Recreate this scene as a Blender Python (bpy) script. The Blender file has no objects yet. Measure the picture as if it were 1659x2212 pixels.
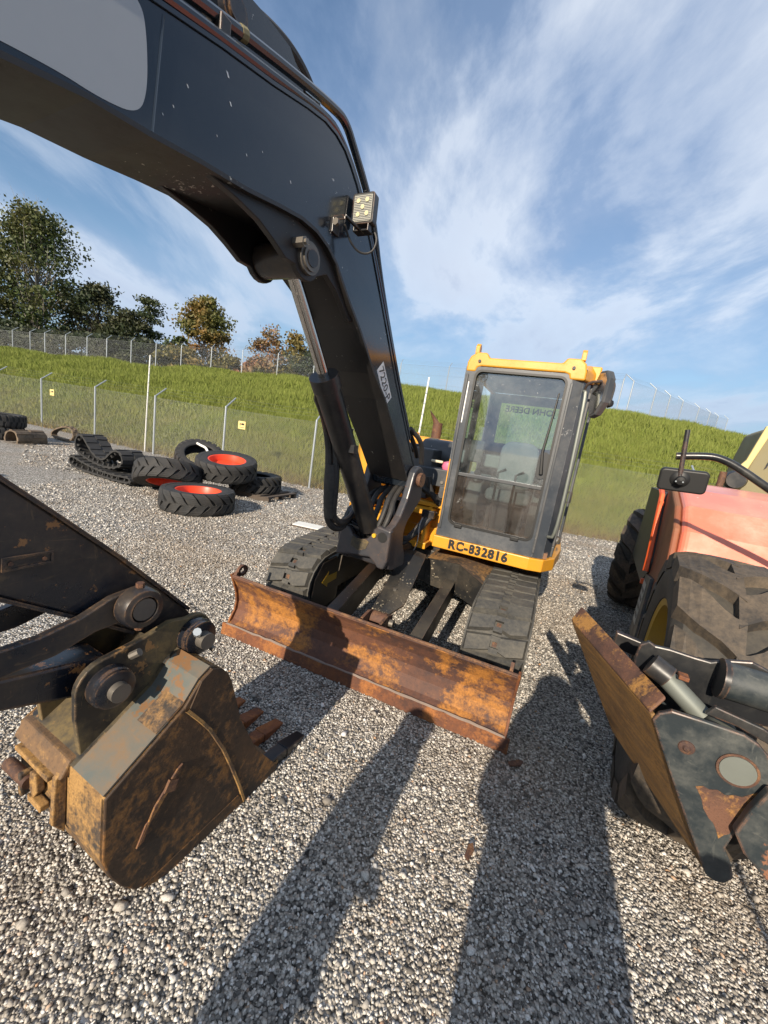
import bpy, bmesh, math, random
import numpy as np
from mathutils import Matrix, Vector
R_ = math.radians
random.seed(7); rng = np.random.default_rng(11)
scene = bpy.context.scene
col = scene.collection

# ------------------------------------------------------------------ camera
CAM_H = 1.75
def cam_basis(pitch, roll):
    p, r = R_(pitch), R_(roll)
    fw = Vector((0, math.cos(p), -math.sin(p))); rt = Vector((1, 0, 0)); up = rt.cross(fw)
    return math.cos(r)*rt + math.sin(r)*up, -math.sin(r)*rt + math.cos(r)*up, fw
rt, up, fw = cam_basis(11, 8.8)
cd = bpy.data.cameras.new('camera'); cam = bpy.data.objects.new('camera', cd); col.objects.link(cam)
cd.sensor_fit = 'HORIZONTAL'; cd.sensor_width = 36; cd.lens = 860/1659*36
cd.clip_start = .05; cd.clip_end = 2000
cam.matrix_world = Matrix(((rt.x, up.x, -fw.x, 0), (rt.y, up.y, -fw.y, 0), (rt.z, up.z, -fw.z, CAM_H), (0, 0, 0, 1)))
scene.camera = cam

# ------------------------------------------------------------------ sky, sun, exposure
SUN_AZ, SUN_EL = 203.0, 25.0          # azimuth clockwise from +Y, sun is behind and left of the camera
w = bpy.data.worlds.new('World'); scene.world = w; w.use_nodes = True
nt = w.node_tree; nt.nodes.clear()
def N(t, typ, **kw):
    n = t.nodes.new(typ)
    for k, v in kw.items():
        if k in n.inputs.keys(): n.inputs[k].default_value = v
        else: setattr(n, k, v)
    return n
def ramp(t, stops, interp='LINEAR'):
    n = t.nodes.new('ShaderNodeValToRGB'); e = n.color_ramp; e.interpolation = interp
    while len(e.elements) > 1: e.elements.remove(e.elements[-1])
    for i, (p, c) in enumerate(stops):
        el = e.elements[0] if i == 0 else e.elements.new(p)
        el.position = p
        el.color = (c, c, c, 1) if isinstance(c, (int, float)) else (*c, 1)
    return n
def mathn(t, op, a, b=None):
    n = t.nodes.new('ShaderNodeMath'); n.operation = op
    for i, x in enumerate((a, b)):
        if x is None: continue
        if isinstance(x, (int, float)): n.inputs[i].default_value = x
        else: t.links.new(x, n.inputs[i])
    return n.outputs[0]
def mix(t, fac, a, b, blend='MIX'):
    n = t.nodes.new('ShaderNodeMix'); n.data_type = 'RGBA'; n.blend_type = blend; n.clamp_factor = True
    for sock, x in ((n.inputs[0], fac), (n.inputs[6], a), (n.inputs[7], b)):
        if hasattr(x, 'links'): t.links.new(x, sock)
        elif isinstance(x, (int, float)): sock.default_value = x if sock == n.inputs[0] else (x, x, x, 1)
        else: sock.default_value = (*x, 1)
    return n.outputs[2]
L = nt.links.new
sky = N(nt, 'ShaderNodeTexSky'); sky.sky_type = 'NISHITA'; sky.sun_disc = False
sky.sun_elevation = R_(SUN_EL); sky.sun_rotation = R_(SUN_AZ); sky.altitude = 200; sky.air_density = 1.3; sky.dust_density = .6; sky.ozone_density = 2.0
geo = N(nt, 'ShaderNodeNewGeometry')
sep = N(nt, 'ShaderNodeSeparateXYZ'); 
tc = N(nt, 'ShaderNodeTexCoord'); L(tc.outputs['Generated'], sep.inputs[0])
zc = mathn(nt, 'ADD', mathn(nt, 'MAXIMUM', sep.outputs[2], 0.0), .16)
cx = mathn(nt, 'DIVIDE', sep.outputs[0], zc); cy = mathn(nt, 'DIVIDE', sep.outputs[1], zc)
comb = N(nt, 'ShaderNodeCombineXYZ'); L(cx, comb.inputs[0]); L(cy, comb.inputs[1])
mp = N(nt, 'ShaderNodeMapping'); L(comb.outputs[0], mp.inputs[0])
mp.inputs['Rotation'].default_value = (0, 0, R_(62)); mp.inputs['Scale'].default_value = (.85, .46, 1); mp.inputs['Location'].default_value = (3.1, 1.7, 0)
n1 = N(nt, 'ShaderNodeTexNoise', Scale=1.5, Detail=12.0, Roughness=.60, Distortion=.3); L(mp.outputs[0], n1.inputs['Vector'])
n2 = N(nt, 'ShaderNodeTexNoise', Scale=.7, Detail=4.0, Roughness=.5); L(mp.outputs[0], n2.inputs['Vector'])
cov = mathn(nt, 'ADD', mathn(nt, 'MULTIPLY', n1.outputs[0], .60), mathn(nt, 'MULTIPLY', n2.outputs[0], .52))
cr = ramp(nt, [(.43, 0.0), (.52, .40), (.60, .85), (.70, 1.0)], 'EASE'); L(cov, cr.inputs[0])
shade = ramp(nt, [(.40, (2.6, 3.4, 4.9)), (.53, (5.5, 6.0, 6.8)), (.62, (4.9, 5.4, 6.3)), (.74, (2.8, 3.4, 4.7))]); L(n1.outputs[0], shade.inputs[0])
skycol = mix(nt, 1.0, sky.outputs[0], (.72, .82, .92), 'MULTIPLY')
mixed = mix(nt, mathn(nt, 'MULTIPLY', cr.outputs[0], .86), skycol, shade.outputs[0])
hz = ramp(nt, [(0.0, .85), (.12, .5), (.34, .0)]); L(sep.outputs[2], hz.inputs[0])
mixed = mix(nt, hz.outputs[0], mixed, (2.2, 3.1, 4.7))
bg = N(nt, 'ShaderNodeBackground', Strength=.09); L(mixed, bg.inputs[0])
wo = N(nt, 'ShaderNodeOutputWorld'); L(bg.outputs[0], wo.inputs[0])

sd = bpy.data.lights.new('sun', 'SUN'); sd.energy = 4.4; sd.angle = R_(.55); sd.color = (1.0, .87, .70)
sun = bpy.data.objects.new('sun', sd); col.objects.link(sun)
a, e = R_(SUN_AZ), R_(SUN_EL)
tosun = Vector((math.sin(a)*math.cos(e), math.cos(a)*math.cos(e), math.sin(e)))
sun.rotation_euler = tosun.to_track_quat('Z', 'Y').to_euler(); sun.location = (-8, -16, 12)
scene.view_settings.view_transform = 'Standard'; scene.view_settings.look = 'None'
scene.view_settings.exposure = .75; scene.view_settings.gamma = 1; scene.view_settings.use_curve_mapping = False
scene.render.engine = 'CYCLES'
scene.cycles.max_bounces = 8; scene.cycles.transparent_max_bounces = 16

# ------------------------------------------------------------------ materials
def newmat(name):
    m = bpy.data.materials.new(name); m.use_nodes = True; t = m.node_tree; t.nodes.clear()
    o = N(t, 'ShaderNodeOutputMaterial'); b = N(t, 'ShaderNodeBsdfPrincipled'); t.links.new(b.outputs[0], o.inputs[0])
    return m, t, b, o
def coords(t, scale=1.0, obj=True):
    tc = N(t, 'ShaderNodeTexCoord'); oi = N(t, 'ShaderNodeObjectInfo')
    s = t.nodes.new('ShaderNodeVectorMath'); s.operation = 'MULTIPLY_ADD'
    t.links.new(oi.outputs['Random'], s.inputs[0]); s.inputs[1].default_value = (37, 53, 71) if obj else (0, 0, 0)
    t.links.new(tc.outputs['Object'], s.inputs[2])
    return s.outputs[0]
def noise(t, vec, scale, detail=6, rough=.6, dist=0.0, sc3=None):
    if sc3:
        m = N(t, 'ShaderNodeMapping'); t.links.new(vec, m.inputs[0]); m.inputs['Scale'].default_value = sc3; vec = m.outputs[0]
    n = N(t, 'ShaderNodeTexNoise', Scale=float(scale), Detail=float(detail), Roughness=float(rough), Distortion=float(dist)); t.links.new(vec, n.inputs['Vector']); return n.outputs[0]
def bump(t, b, h, strength=.3, dist=.01):
    n = N(t, 'ShaderNodeBump', Strength=strength, Distance=dist); t.links.new(h, n.inputs['Height']); t.links.new(n.outputs[0], b.inputs['Normal'])
MATS = {}
def m_paint(name, base, rough=.35, dirt=(.16, .12, .08), dirt_amt=.35, chips=None, chip_amt=.0, coat=0.0, dscale=3.0, spec=.5, cscale=26, edge=None, scratch=0.0, ewid=.008):
    m, t, b, o = newmat(name); v = coords(t)
    n = noise(t, v, dscale, 8, .65); f = ramp(t, [(.42, 0), (.75, 1)]); t.links.new(n, f.inputs[0])
    n2 = noise(t, v, 45, 3, .7); dirtf = mathn(t, 'MULTIPLY', mathn(t, 'MULTIPLY', f.outputs[0], n2), dirt_amt*2)
    c = mix(t, dirtf, base, dirt)
    v2 = noise(t, v, 1.7, 3, .5); c = mix(t, mathn(t, 'MULTIPLY', v2, .35), c, tuple(x*.7 for x in base))
    if scratch:
        for rz, sc in ((.5, (38, 5, 6)), (-.9, (6, 34, 7)), (1.9, (7, 6, 44))):
            mpp = N(t, 'ShaderNodeMapping'); t.links.new(v, mpp.inputs[0]); mpp.inputs['Rotation'].default_value = (rz, rz*1.3, rz*.7); mpp.inputs['Scale'].default_value = sc
            ns = N(t, 'ShaderNodeTexNoise', Scale=1.0, Detail=4.0, Roughness=.7, Distortion=1.6); t.links.new(mpp.outputs[0], ns.inputs['Vector'])
            c = mix(t, mathn(t, 'MULTIPLY', ramp_(t, ns.outputs[0], .63, .70), scratch*.75), c, dirt)
    if chips:
        n3 = noise(t, v, cscale, 5, .7); n4 = noise(t, v, 2.3, 4, .6)
        s = mathn(t, 'ADD', mathn(t, 'MULTIPLY', n3, .6), mathn(t, 'MULTIPLY', n4, .4))
        fr = ramp(t, [(.62-chip_amt*.2, 0), (.645-chip_amt*.2, 1)]); t.links.new(s, fr.inputs[0])
        c = mix(t, fr.outputs[0], c, chips)
    if edge:
        bv = N(t, 'ShaderNodeBevel', Radius=ewid); bv.samples = 4; gm = N(t, 'ShaderNodeNewGeometry')
        dp = t.nodes.new('ShaderNodeVectorMath'); dp.operation = 'DOT_PRODUCT'; t.links.new(bv.outputs[0], dp.inputs[0]); t.links.new(gm.outputs['Normal'], dp.inputs[1])
        em = mathn(t, 'MULTIPLY', mathn(t, 'SUBTRACT', .995, dp.outputs['Value']), 6.0)
        em = mathn(t, 'MULTIPLY', ramp_(t, em, .0, .5), ramp_(t, noise(t, v, 14, 6, .8), .45, .60)); c = mix(t, mathn(t, 'MULTIPLY', em, .8), c, edge)
    t.links.new(c, b.inputs['Base Color'])
    rr = mathn(t, 'ADD', mathn(t, 'MULTIPLY', dirtf, .5), rough); t.links.new(rr, b.inputs['Roughness'])
    b.inputs['Coat Weight'].default_value = coat; b.inputs['Coat Roughness'].default_value = .12; b.inputs['Specular IOR Level'].default_value = spec
    bump(t, b, noise(t, v, 60, 3, .6), .06, .004)
    MATS[name] = m; return m
def m_rust(name, dark=(.035, .018, .010), mid=(.13, .055, .02), hi=(.34, .15, .045), bias=0.0, scale=3.0, streak=None, rough=.72, metal=0.0):
    m, t, b, o = newmat(name); v = coords(t)
    n = noise(t, v, scale, 6, .6, .8, streak); n2 = noise(t, v, scale*11, 6, .75); n3 = noise(t, v, scale*.8, 4, .55, .4); n4 = noise(t, v, scale*40, 3, .7)
    c = mix(t, ramp_(t, mathn(t, 'ADD', mathn(t, 'MULTIPLY', n3, .65), mathn(t, 'MULTIPLY', n2, .35)), .40, .58), dark, mid)
    msk = ramp_(t, mathn(t, 'ADD', mathn(t, 'MULTIPLY', n, .64), mathn(t, 'MULTIPLY', n2, .36)), .50-bias, .585-bias)
    hi2 = mix(t, ramp_(t, n4, .35, .65), tuple(x*.62 for x in hi), hi)
    c = mix(t, mathn(t, 'MULTIPLY', msk, .92), c, hi2)
    scr = noise(t, v, 6, 3, .7, 1.2, (1, 6, 6)); c = mix(t, mathn(t, 'MULTIPLY', ramp_(t, scr, .62, .70), .35), c, tuple(x*.5+.03 for x in hi))
    sp = noise(t, v, scale*24, 4, .7); c = mix(t, mathn(t, 'MULTIPLY', ramp_(t, sp, .56, .70), .55), c, tuple(x*.4 for x in dark))
    t.links.new(c, b.inputs['Base Color']); b.inputs['Roughness'].default_value = rough; b.inputs['Metallic'].default_value = metal
    bump(t, b, mathn(t, 'ADD', n2, mathn(t, 'ADD', sp, msk)), .35, .004); MATS[name] = m; return m
def ramp_(t, x, lo, hi):
    r = ramp(t, [(lo, 0), (hi, 1)]); t.links.new(x, r.inputs[0]); return r.outputs[0]
def m_rubber(name, base=(.018, .019, .02), dust=(.16, .13, .10), amt=.35, rough=.75):
    m, t, b, o = newmat(name); v = coords(t)
    n = noise(t, v, 5, 8, .65); n2 = noise(t, v, 40, 4, .7)
    f = mathn(t, 'MULTIPLY', ramp_(t, mathn(t, 'ADD', mathn(t, 'MULTIPLY', n, .7), mathn(t, 'MULTIPLY', n2, .3)), .38, .68), amt)
    t.links.new(mix(t, f, base, dust), b.inputs['Base Color']); b.inputs['Roughness'].default_value = rough
    bump(t, b, n2, .25, .004); MATS[name] = m; return m
def m_plain(name, base, rough=.5, metal=0.0, var=.25, spec=.5):
    m, t, b, o = newmat(name); v = coords(t); n = noise(t, v, 12, 5, .6)
    t.links.new(mix(t, mathn(t, 'MULTIPLY', n, var), base, tuple(x*.35 for x in base)), b.inputs['Base Color'])
    b.inputs['Roughness'].default_value = rough; b.inputs['Metallic'].default_value = metal; b.inputs['Specular IOR Level'].default_value = spec
    MATS[name] = m; return m
YEL = (.66, .30, .018)
m_paint('yellow', YEL, .4, (.22, .12, .05), .35, (.30, .15, .04), .0, coat=.2)
m_paint('navy', (.013, .019, .027), .17, (.05, .05, .05), .18, (.55, .55, .52), -.14, coat=.5, cscale=34)
m_paint('black_worn', (.009, .012, .019), .26, (.13, .09, .05), .5, (.20, .10, .04), .09, cscale=22, dscale=3, scratch=.5, edge=(.23, .13, .065), ewid=.012, coat=.2)
m_paint('hanger_dirt', (.014, .014, .014), .5, (.15, .11, .05), 1.6, (.22, .12, .045), .16, cscale=18, dscale=5, scratch=.8, edge=(.26, .16, .08), ewid=.010)
m_paint('boom_under', (.013, .013, .014), .42, (.06, .045, .035), .5, (.5, .48, .42), -.03, cscale=48, dscale=2)
m_paint('black_under', (.018, .018, .018), .45, (.14, .11, .07), .6, (.42, .36, .26), .06, cscale=40, edge=(.17, .10, .06))
m_paint('black_paint', (.013, .014, .016), .3, (.12, .10, .08), .45, (.20, .10, .05), -.02, edge=(.2, .11, .07))
m_paint('charcoal', (.045, .05, .056), .4, (.18, .16, .14), .4, (.45, .42, .36), -.10, dscale=4)
m_paint('post_grey', (.034, .038, .046), .33, (.18, .11, .07), .35, (.16, .08, .04), .05, edge=(.24, .13, .07))
m_paint('frame_grey', (.046, .054, .066), .34, (.20, .195, .185), .45, (.5, .5, .48), -.05, edge=(.42, .42, .41), ewid=.006)
m_rust('rust_blade', (.048, .024, .020), (.125, .050, .026), (.40, .165, .03), .0, 2.0, (1, 1, 1.2))
m_rust('rust_edge', (.06, .024, .015), (.17, .058, .02), (.34, .125, .03), .015, 3)
m_rust('rust_bucket', (.020, .014, .010), (.072, .038, .017), (.27, .125, .032), -.015, 2.4, (1, 1, .7))
m_rust('rust_back', (.035, .03, .026), (.15, .085, .04), (.42, .24, .08), .05, 3.5, (1, 2.5, .5))
m_rust('rust_pad', (.12, .066, .028), (.20, .112, .042), (.34, .18, .05), .04, 9, (.6, .6, 7))
m_rust('rust_flange', (.05, .026, .02), (.13, .06, .035), (.40, .20, .05), .02, 6)
m_rust('rust_brown', (.05, .026, .018), (.11, .05, .03), (.22, .11, .05), .02, 6)
m_rust('rust_dirt', (.02, .02, .02), (.09, .06, .04), (.34, .19, .07), .02, 3)
m_paint('bucket_top', (.10, .11, .10), .55, (.2, .12, .06), 1.3, (.17, .09, .04), .33, cscale=7, dscale=4, scratch=.4)
m_rubber('rubber', amt=.14); m_rubber('track_rubber', (.035, .036, .036), (.15, .135, .105), .6)
m_rubber('dusty_rubber', (.036, .031, .026), (.155, .115, .075), .85); m_rubber('brown_rubber', (.07, .05, .035), (.26, .19, .12), .8)
m_rubber('sidewall', (.03, .028, .025), (.12, .10, .07), .5); m_rubber('hose', (.014, .014, .015), (.11, .095, .075), .32, .6)
m_paint('orange_rim', (.80, .065, .022), .4, (.30, .12, .07), .3); m_paint('yellow_rim', (.45, .27, .03), .5, (.2, .15, .09), .7)
m_plain('chrome', (.62, .60, .57), .16, 1.0, .3); m_plain('pin_steel', (.21, .19, .165), .5, .55, .8); m_paint('chipped_black', (.013, .014, .016), .3, (.13, .12, .10), .4, (.72, .66, .52), .0, cscale=20, edge=(.30, .15, .09), ewid=.008, scratch=.2)
m_plain('weld', (.26, .20, .165), .8, 0, .6); m_plain('pin_plate', (.20, .215, .19), .5, .35, .35); m_plain('galv', (.42, .46, .49), .45, .6, .3)
m_plain('galv_wire', (.25, .265, .265), .5, .4, .3); m_plain('white_paint', (.74, .73, .68), .5, 0, .15); m_plain('decal_white', (.72, .72, .70), .45, 0, .12)
m_plain('decal_grey', (.36, .38, .40), .35, 0, .12); m_plain('ink', (.012, .012, .012), .5); m_plain('arrow_yellow', (.62, .36, .02), .5)
m_plain('interior', (.045, .047, .05), .7); m_plain('seat_fabric', (.16, .17, .18), .85); m_plain('console', (.13, .14, .14), .6)
m_plain('floor_mud', (.22, .12, .07), .9, 0, .5); m_plain('pink', (.60, .14, .24), .5); m_plain('beige_plastic', (.62, .54, .38), .5)
m_paint('salmon', (.74, .185, .105), .30, (.80, .45, .34), .75, (.85, .70, .55), -.07, coat=.35, dscale=2.2, cscale=30)
m_paint('hot_orange', (.80, .11, .02), .4, (.5, .2, .1), .2); m_paint('hood_side', (.26, .085, .04), .5, (.26, .18, .09), .9, dscale=2)  # hood_side: duller orange, with both dirt and shade put into the colour
m_paint('olive', (.20, .17, .085), .6, (.28, .23, .13), .6); m_plain('cream', (.66, .50, .20), .55)
m_paint('stab_black', (.020, .027, .031), .4, (.15, .15, .13), .6, (.22, .10, .055), .12, cscale=9, dscale=8, scratch=.45, edge=(.30, .14, .075), ewid=.010)
m_plain('sticker', (.55, .54, .48), .5, 0, .6); m_plain('pallet_wood', (.09, .07, .055), .85, 0, .5); m_plain('sign_yellow', (.78, .60, .24), .5, 0, .1)
m_plain('lens', (.50, .49, .43), .2, .1, .3); m_plain('led_chip', (.58, .53, .33), .25); m_plain('bark', (.12, .10, .085), .9, 0, .6); m_plain('bark_pale', (.34, .31, .27), .9, 0, .6)
m_plain('bark_dark', (.05, .042, .036), .9, 0, .5); m_plain('cloth_dark', (.03, .035, .05), .85); m_plain('skin', (.5, .3, .22), .6)
def m_glass(name, tint=(.80, .92, .90), dust=.10, dustcol=(.42, .40, .36), refl=.06):
    m, t, b, o = newmat(name); v = coords(t)
    tr = N(t, 'ShaderNodeBsdfTransparent'); tr.inputs[0].default_value = (*tint, 1)
    gl = N(t, 'ShaderNodeBsdfGlossy'); gl.inputs['Roughness'].default_value = .03; gl.inputs[0].default_value = (.9, .95, 1, 1)
    fr = N(t, 'ShaderNodeFresnel', IOR=1.5)
    mx = N(t, 'ShaderNodeMixShader'); t.links.new(mathn(t, 'ADD', mathn(t, 'MULTIPLY', fr.outputs[0], 1.6), refl), mx.inputs[0]); t.links.new(tr.outputs[0], mx.inputs[1]); t.links.new(gl.outputs[0], mx.inputs[2])
    b.inputs['Base Color'].default_value = (*dustcol, 1); b.inputs['Roughness'].default_value = .9
    n = noise(t, v, 3, 8, .7); n2 = noise(t, v, 60, 2, .5)
    f = mathn(t, 'ADD', mathn(t, 'MULTIPLY', ramp_(t, n, .35, .8), dust*2), mathn(t, 'MULTIPLY', ramp_(t, n2, .72, .75), .5))
    m2 = N(t, 'ShaderNodeMixShader'); t.links.new(f, m2.inputs[0]); t.links.new(mx.outputs[0], m2.inputs[1]); t.links.new(b.outputs[0], m2.inputs[2])
    t.links.new(m2.outputs[0], o.inputs[0]); MATS[name] = m
m_glass('glass', (.78, .93, .92), .12, (.42, .43, .42), .15); m_glass('glass_dirty', (.50, .53, .52), .20, (.20, .165, .14)); m_glass('glass_rear', (.8, .93, .92), .04); m_glass('mirror_glass', (.3, .3, .3), .1)

def m_gravel(name, island):
    m, t, b, o = newmat(name)
    tc = N(t, 'ShaderNodeTexCoord'); v = tc.outputs['Object']
    stops = [(0, (.07, .066, .062)), (.15, (.16, .15, .135)), (.4, (.34, .315, .28)), (.65, (.52, .48, .42)), (.85, (.68, .65, .59)), (.965, (.80, .78, .74)), (1, (.45, .27, .15))]
    big = noise(t, v, .55, 4, .55); fine = noise(t, v, 60, 4, .7)
    if island:
        g = N(t, 'ShaderNodeNewGeometry'); r = ramp(t, stops); t.links.new(g.outputs['Random Per Island'], r.inputs[0]); c = r.outputs[0]
        c = mix(t, mathn(t, 'MULTIPLY', ramp_(t, noise(t, v, 160, 3, .6), .4, .7), .45), c, (.10, .095, .09)); h = fine
    else:
        vo = N(t, 'ShaderNodeTexVoronoi', Scale=78.0); t.links.new(v, vo.inputs['Vector'])
        sp = N(t, 'ShaderNodeSeparateColor'); t.links.new(vo.outputs['Color'], sp.inputs[0])
        r = ramp(t, stops); t.links.new(sp.outputs[0], r.inputs[0])
        c = mix(t, ramp_(t, vo.outputs['Distance'], .45, .85), r.outputs[0], (.035, .033, .03))
        h = mathn(t, 'SUBTRACT', 1.0, vo.outputs['Distance'])
    mud = ramp_(t, big, .47, .68)
    c = mix(t, mathn(t, 'MULTIPLY', mud, .45), c, (.26, .19, .12))
    n5 = noise(t, v, .23, 3, .5); c = mix(t, mathn(t, 'MULTIPLY', ramp_(t, n5, .55, .7), .3), c, (.12, .11, .10))
    t.links.new(c, b.inputs['Base Color']); b.inputs['Roughness'].default_value = .9; b.inputs['Specular IOR Level'].default_value = .25
    bump(t, b, h, .5 if island else 1.0, .003 if island else .014); MATS[name] = m
m_gravel('gravel', False); m_gravel('stone', True)
def m_grass(name, island):
    m, t, b, o = newmat(name)
    tc = N(t, 'ShaderNodeTexCoord'); v = tc.outputs['Object']
    sp = N(t, 'ShaderNodeSeparateXYZ'); t.links.new(v, sp.inputs[0])
    n = noise(t, v, .5, 6, .65); n2 = noise(t, v, 5, 6, .7); n3 = noise(t, v, .9, 5, .6)
    dry = mathn(t, 'ADD', mathn(t, 'MULTIPLY', mathn(t, 'SUBTRACT', 2.0, sp.outputs[2]), .22), mathn(t, 'MULTIPLY', mathn(t, 'SUBTRACT', n, .5), 1.6))
    c = mix(t, ramp_(t, n2, .3, .7), (.15, .20, .03), (.25, .285, .06))
    c = mix(t, mathn(t, 'MULTIPLY', ramp_(t, noise(t, v, 1.7, 4, .6), .48, .66), .55), c, (.085, .125, .022))
    c = mix(t, ramp_(t, dry, -.05, .5), c, (.235, .22, .072))
    c = mix(t, mathn(t, 'MULTIPLY', ramp_(t, mathn(t, 'ADD', mathn(t, 'MULTIPLY', sp.outputs[2], -.02), n3), .66, .72), .8), c, (.33, .20, .10))
    soil = ramp(t, [(.02, 1), (.30, 0)]); t.links.new(mathn(t, 'ADD', sp.outputs[2], mathn(t, 'MULTIPLY', mathn(t, 'SUBTRACT', n2, .5), .5)), soil.inputs[0])
    c = mix(t, mathn(t, 'MULTIPLY', soil.outputs[0], .8), c, (.21, .115, .065))
    if island:
        g = N(t, 'ShaderNodeNewGeometry')
        c = mix(t, mathn(t, 'MULTIPLY', g.outputs['Random Per Island'], .55), c, (.27, .28, .09))
        tl = N(t, 'ShaderNodeBsdfTranslucent'); t.links.new(c, tl.inputs[0]); mx = N(t, 'ShaderNodeMixShader'); mx.inputs[0].default_value = .3
        t.links.new(b.outputs[0], mx.inputs[1]); t.links.new(tl.outputs[0], mx.inputs[2]); t.links.new(mx.outputs[0], o.inputs[0])
    else:
        c = mix(t, .35, c, (.05, .06, .02)); bump(t, b, mathn(t, 'ADD', n2, noise(t, v, 25, 4, .7)), .8, .08)
    t.links.new(c, b.inputs['Base Color']); b.inputs['Roughness'].default_value = .8; b.inputs['Specular IOR Level'].default_value = .2; MATS[name] = m
m_grass('hill_grass', False); m_grass('blade_grass', True)
def m_leaf(name, c1, c2, c3, amt3=.2):
    m, t, b, o = newmat(name); g = N(t, 'ShaderNodeNewGeometry'); tc = N(t, 'ShaderNodeTexCoord')
    n = noise(t, tc.outputs['Object'], .35, 3, .5)
    c = mix(t, g.outputs['Random Per Island'], c1, c2); c = mix(t, ramp_(t, n, .6-amt3, .85-amt3), c, c3)
    t.links.new(c, b.inputs['Base Color']); b.inputs['Roughness'].default_value = .6
    tl = N(t, 'ShaderNodeBsdfTranslucent'); t.links.new(c, tl.inputs[0]); mx = N(t, 'ShaderNodeMixShader'); mx.inputs[0].default_value = .25
    t.links.new(b.outputs[0], mx.inputs[1]); t.links.new(tl.outputs[0], mx.inputs[2]); t.links.new(mx.outputs[0], o.inputs[0]); MATS[name] = m
m_leaf('leaf_green', (.035, .06, .015), (.075, .105, .028), (.10, .10, .03)); m_leaf('leaf_dark', (.018, .032, .012), (.04, .058, .02), (.055, .055, .02))
m_leaf('leaf_autumn', (.26, .12, .03), (.30, .17, .045), (.11, .12, .03), .28); m_leaf('leaf_pink', (.33, .15, .09), (.25, .14, .06), (.12, .12, .04), .2)
m_leaf('leaf_olive', (.09, .10, .025), (.14, .13, .04), (.20, .14, .04), .25); m_leaf('leaf_pine', (.03, .05, .018), (.055, .08, .03), (.05, .06, .02))

# ------------------------------------------------------------------ mesh and object helpers
class MB:
    def __init__(s): s.v = []; s.f = []; s.sm = []
    def add(s, vs, fs, smooth=False):
        o = len(s.v); s.v += [tuple(p) for p in vs]; s.f += [tuple(i+o for i in f) for f in fs]; s.sm += [smooth]*len(fs); return s
    def box(s, x0, x1, y0, y1, z0, z1, mat=None):
        vs = [(x, y, z) for z in (z0, z1) for y in (y0, y1) for x in (x0, x1)]
        if mat: vs = [mat @ Vector(p) for p in vs]
        return s.add(vs, [(0, 2, 3, 1), (4, 5, 7, 6), (0, 1, 5, 4), (2, 6, 7, 3), (0, 4, 6, 2), (1, 3, 7, 5)])
    def prism(s, poly, axis, a0, a1):
        # poly CCW in the two other axes; extruded along axis
        n = len(poly)
        def P(p, h): return {'x': (h, p[0], p[1]), 'y': (p[0], h, p[1]), 'z': (p[0], p[1], h)}[axis]
        vs = [P(p, a0) for p in poly]+[P(p, a1) for p in poly]
        fs = [tuple(range(n-1, -1, -1)), tuple(range(n, 2*n))]+[(i, (i+1) % n, n+(i+1) % n, n+i) for i in range(n)]
        return s.add(vs, fs)
    def tube(s, path, r, n=10, closed=False, cap=True, squash=None):
        path = [Vector(p) for p in path]; m = len(path); rs = r if isinstance(r, (list, tuple)) else [r]*m
        vs = []; ref = None
        for i, p in enumerate(path):
            if closed: t = (path[(i+1) % m]-path[i-1])
            else: t = path[min(i+1, m-1)]-path[max(i-1, 0)]
            t.normalize()
            if ref is None:
                ref = Vector((0, 0, 1)) if abs(t.z) < .9 else Vector((1, 0, 0))
            ref = (ref-t*ref.dot(t)).normalized(); bi = t.cross(ref)
            for k in range(n):
                a = 2*math.pi*k/n; vs.append(p+(ref*math.cos(a)+bi*math.sin(a))*rs[i])
        fs = []
        for i in range(m if closed else m-1):
            j = (i+1) % m
            fs += [(i*n+k, i*n+(k+1) % n, j*n+(k+1) % n, j*n+k) for k in range(n)]
        s.add(vs, fs, True)
        if cap and not closed:
            o = len(s.v)-len(vs); s.f += [tuple(o+k for k in range(n-1, -1, -1)), tuple(o+(m-1)*n+k for k in range(n))]; s.sm += [False, False]
        return s
    def cyl(s, p0, p1, r, n=20, r1=None): return s.tube([p0, p1], [r, r if r1 is None else r1], n)
    def lathe(s, prof, c=(0, 0, 0), axis='x', n=32, closed=True):
        vs = []; m = len(prof)
        for k in range(n):
            a = 2*math.pi*k/n; ca, sa = math.cos(a), math.sin(a)
            for (rr, h) in prof:
                p = {'x': (h, rr*ca, rr*sa), 'y': (rr*sa, h, rr*ca), 'z': (rr*ca, rr*sa, h)}[axis]
                vs.append((p[0]+c[0], p[1]+c[1], p[2]+c[2]))
        fs = []
        for k in range(n):
            k2 = (k+1) % n
            for i in range(m if closed else m-1):
                j = (i+1) % m
                fs.append((k*m+i, k*m+j, k2*m+j, k2*m+i))
        return s.add(vs, fs, True)
    def mesh(s, name, mat, ang=35):
        me = bpy.data.meshes.new(name); me.from_pydata(s.v, [], s.f); me.validate()
        bm = bmesh.new(); bm.from_mesh(me); bmesh.ops.recalc_face_normals(bm, faces=bm.faces); bm.to_mesh(me); bm.free()
        if any(s.sm):
            me.polygons.foreach_set('use_smooth', [True]*len(me.polygons)); me.set_sharp_from_angle(angle=R_(ang))
        me.materials.append(MATS[mat]); return me
WM = {}
def link(o, parent=None, world=None):
    col.objects.link(o)
    if parent is not None:
        o.parent = parent
        wm = WM[parent.name] if world is None else world
        o.matrix_basis = WM[parent.name].inverted() @ wm
    else:
        wm = Matrix.Identity(4) if world is None else world; o.matrix_basis = wm
    WM[o.name] = wm.copy(); return o
def tag(o, label=None, cat=None, group=None, kind=None):
    for k, v in (('label', label), ('category', cat), ('group', group), ('kind', kind)):
        if v: o[k] = v
    return o
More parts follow.
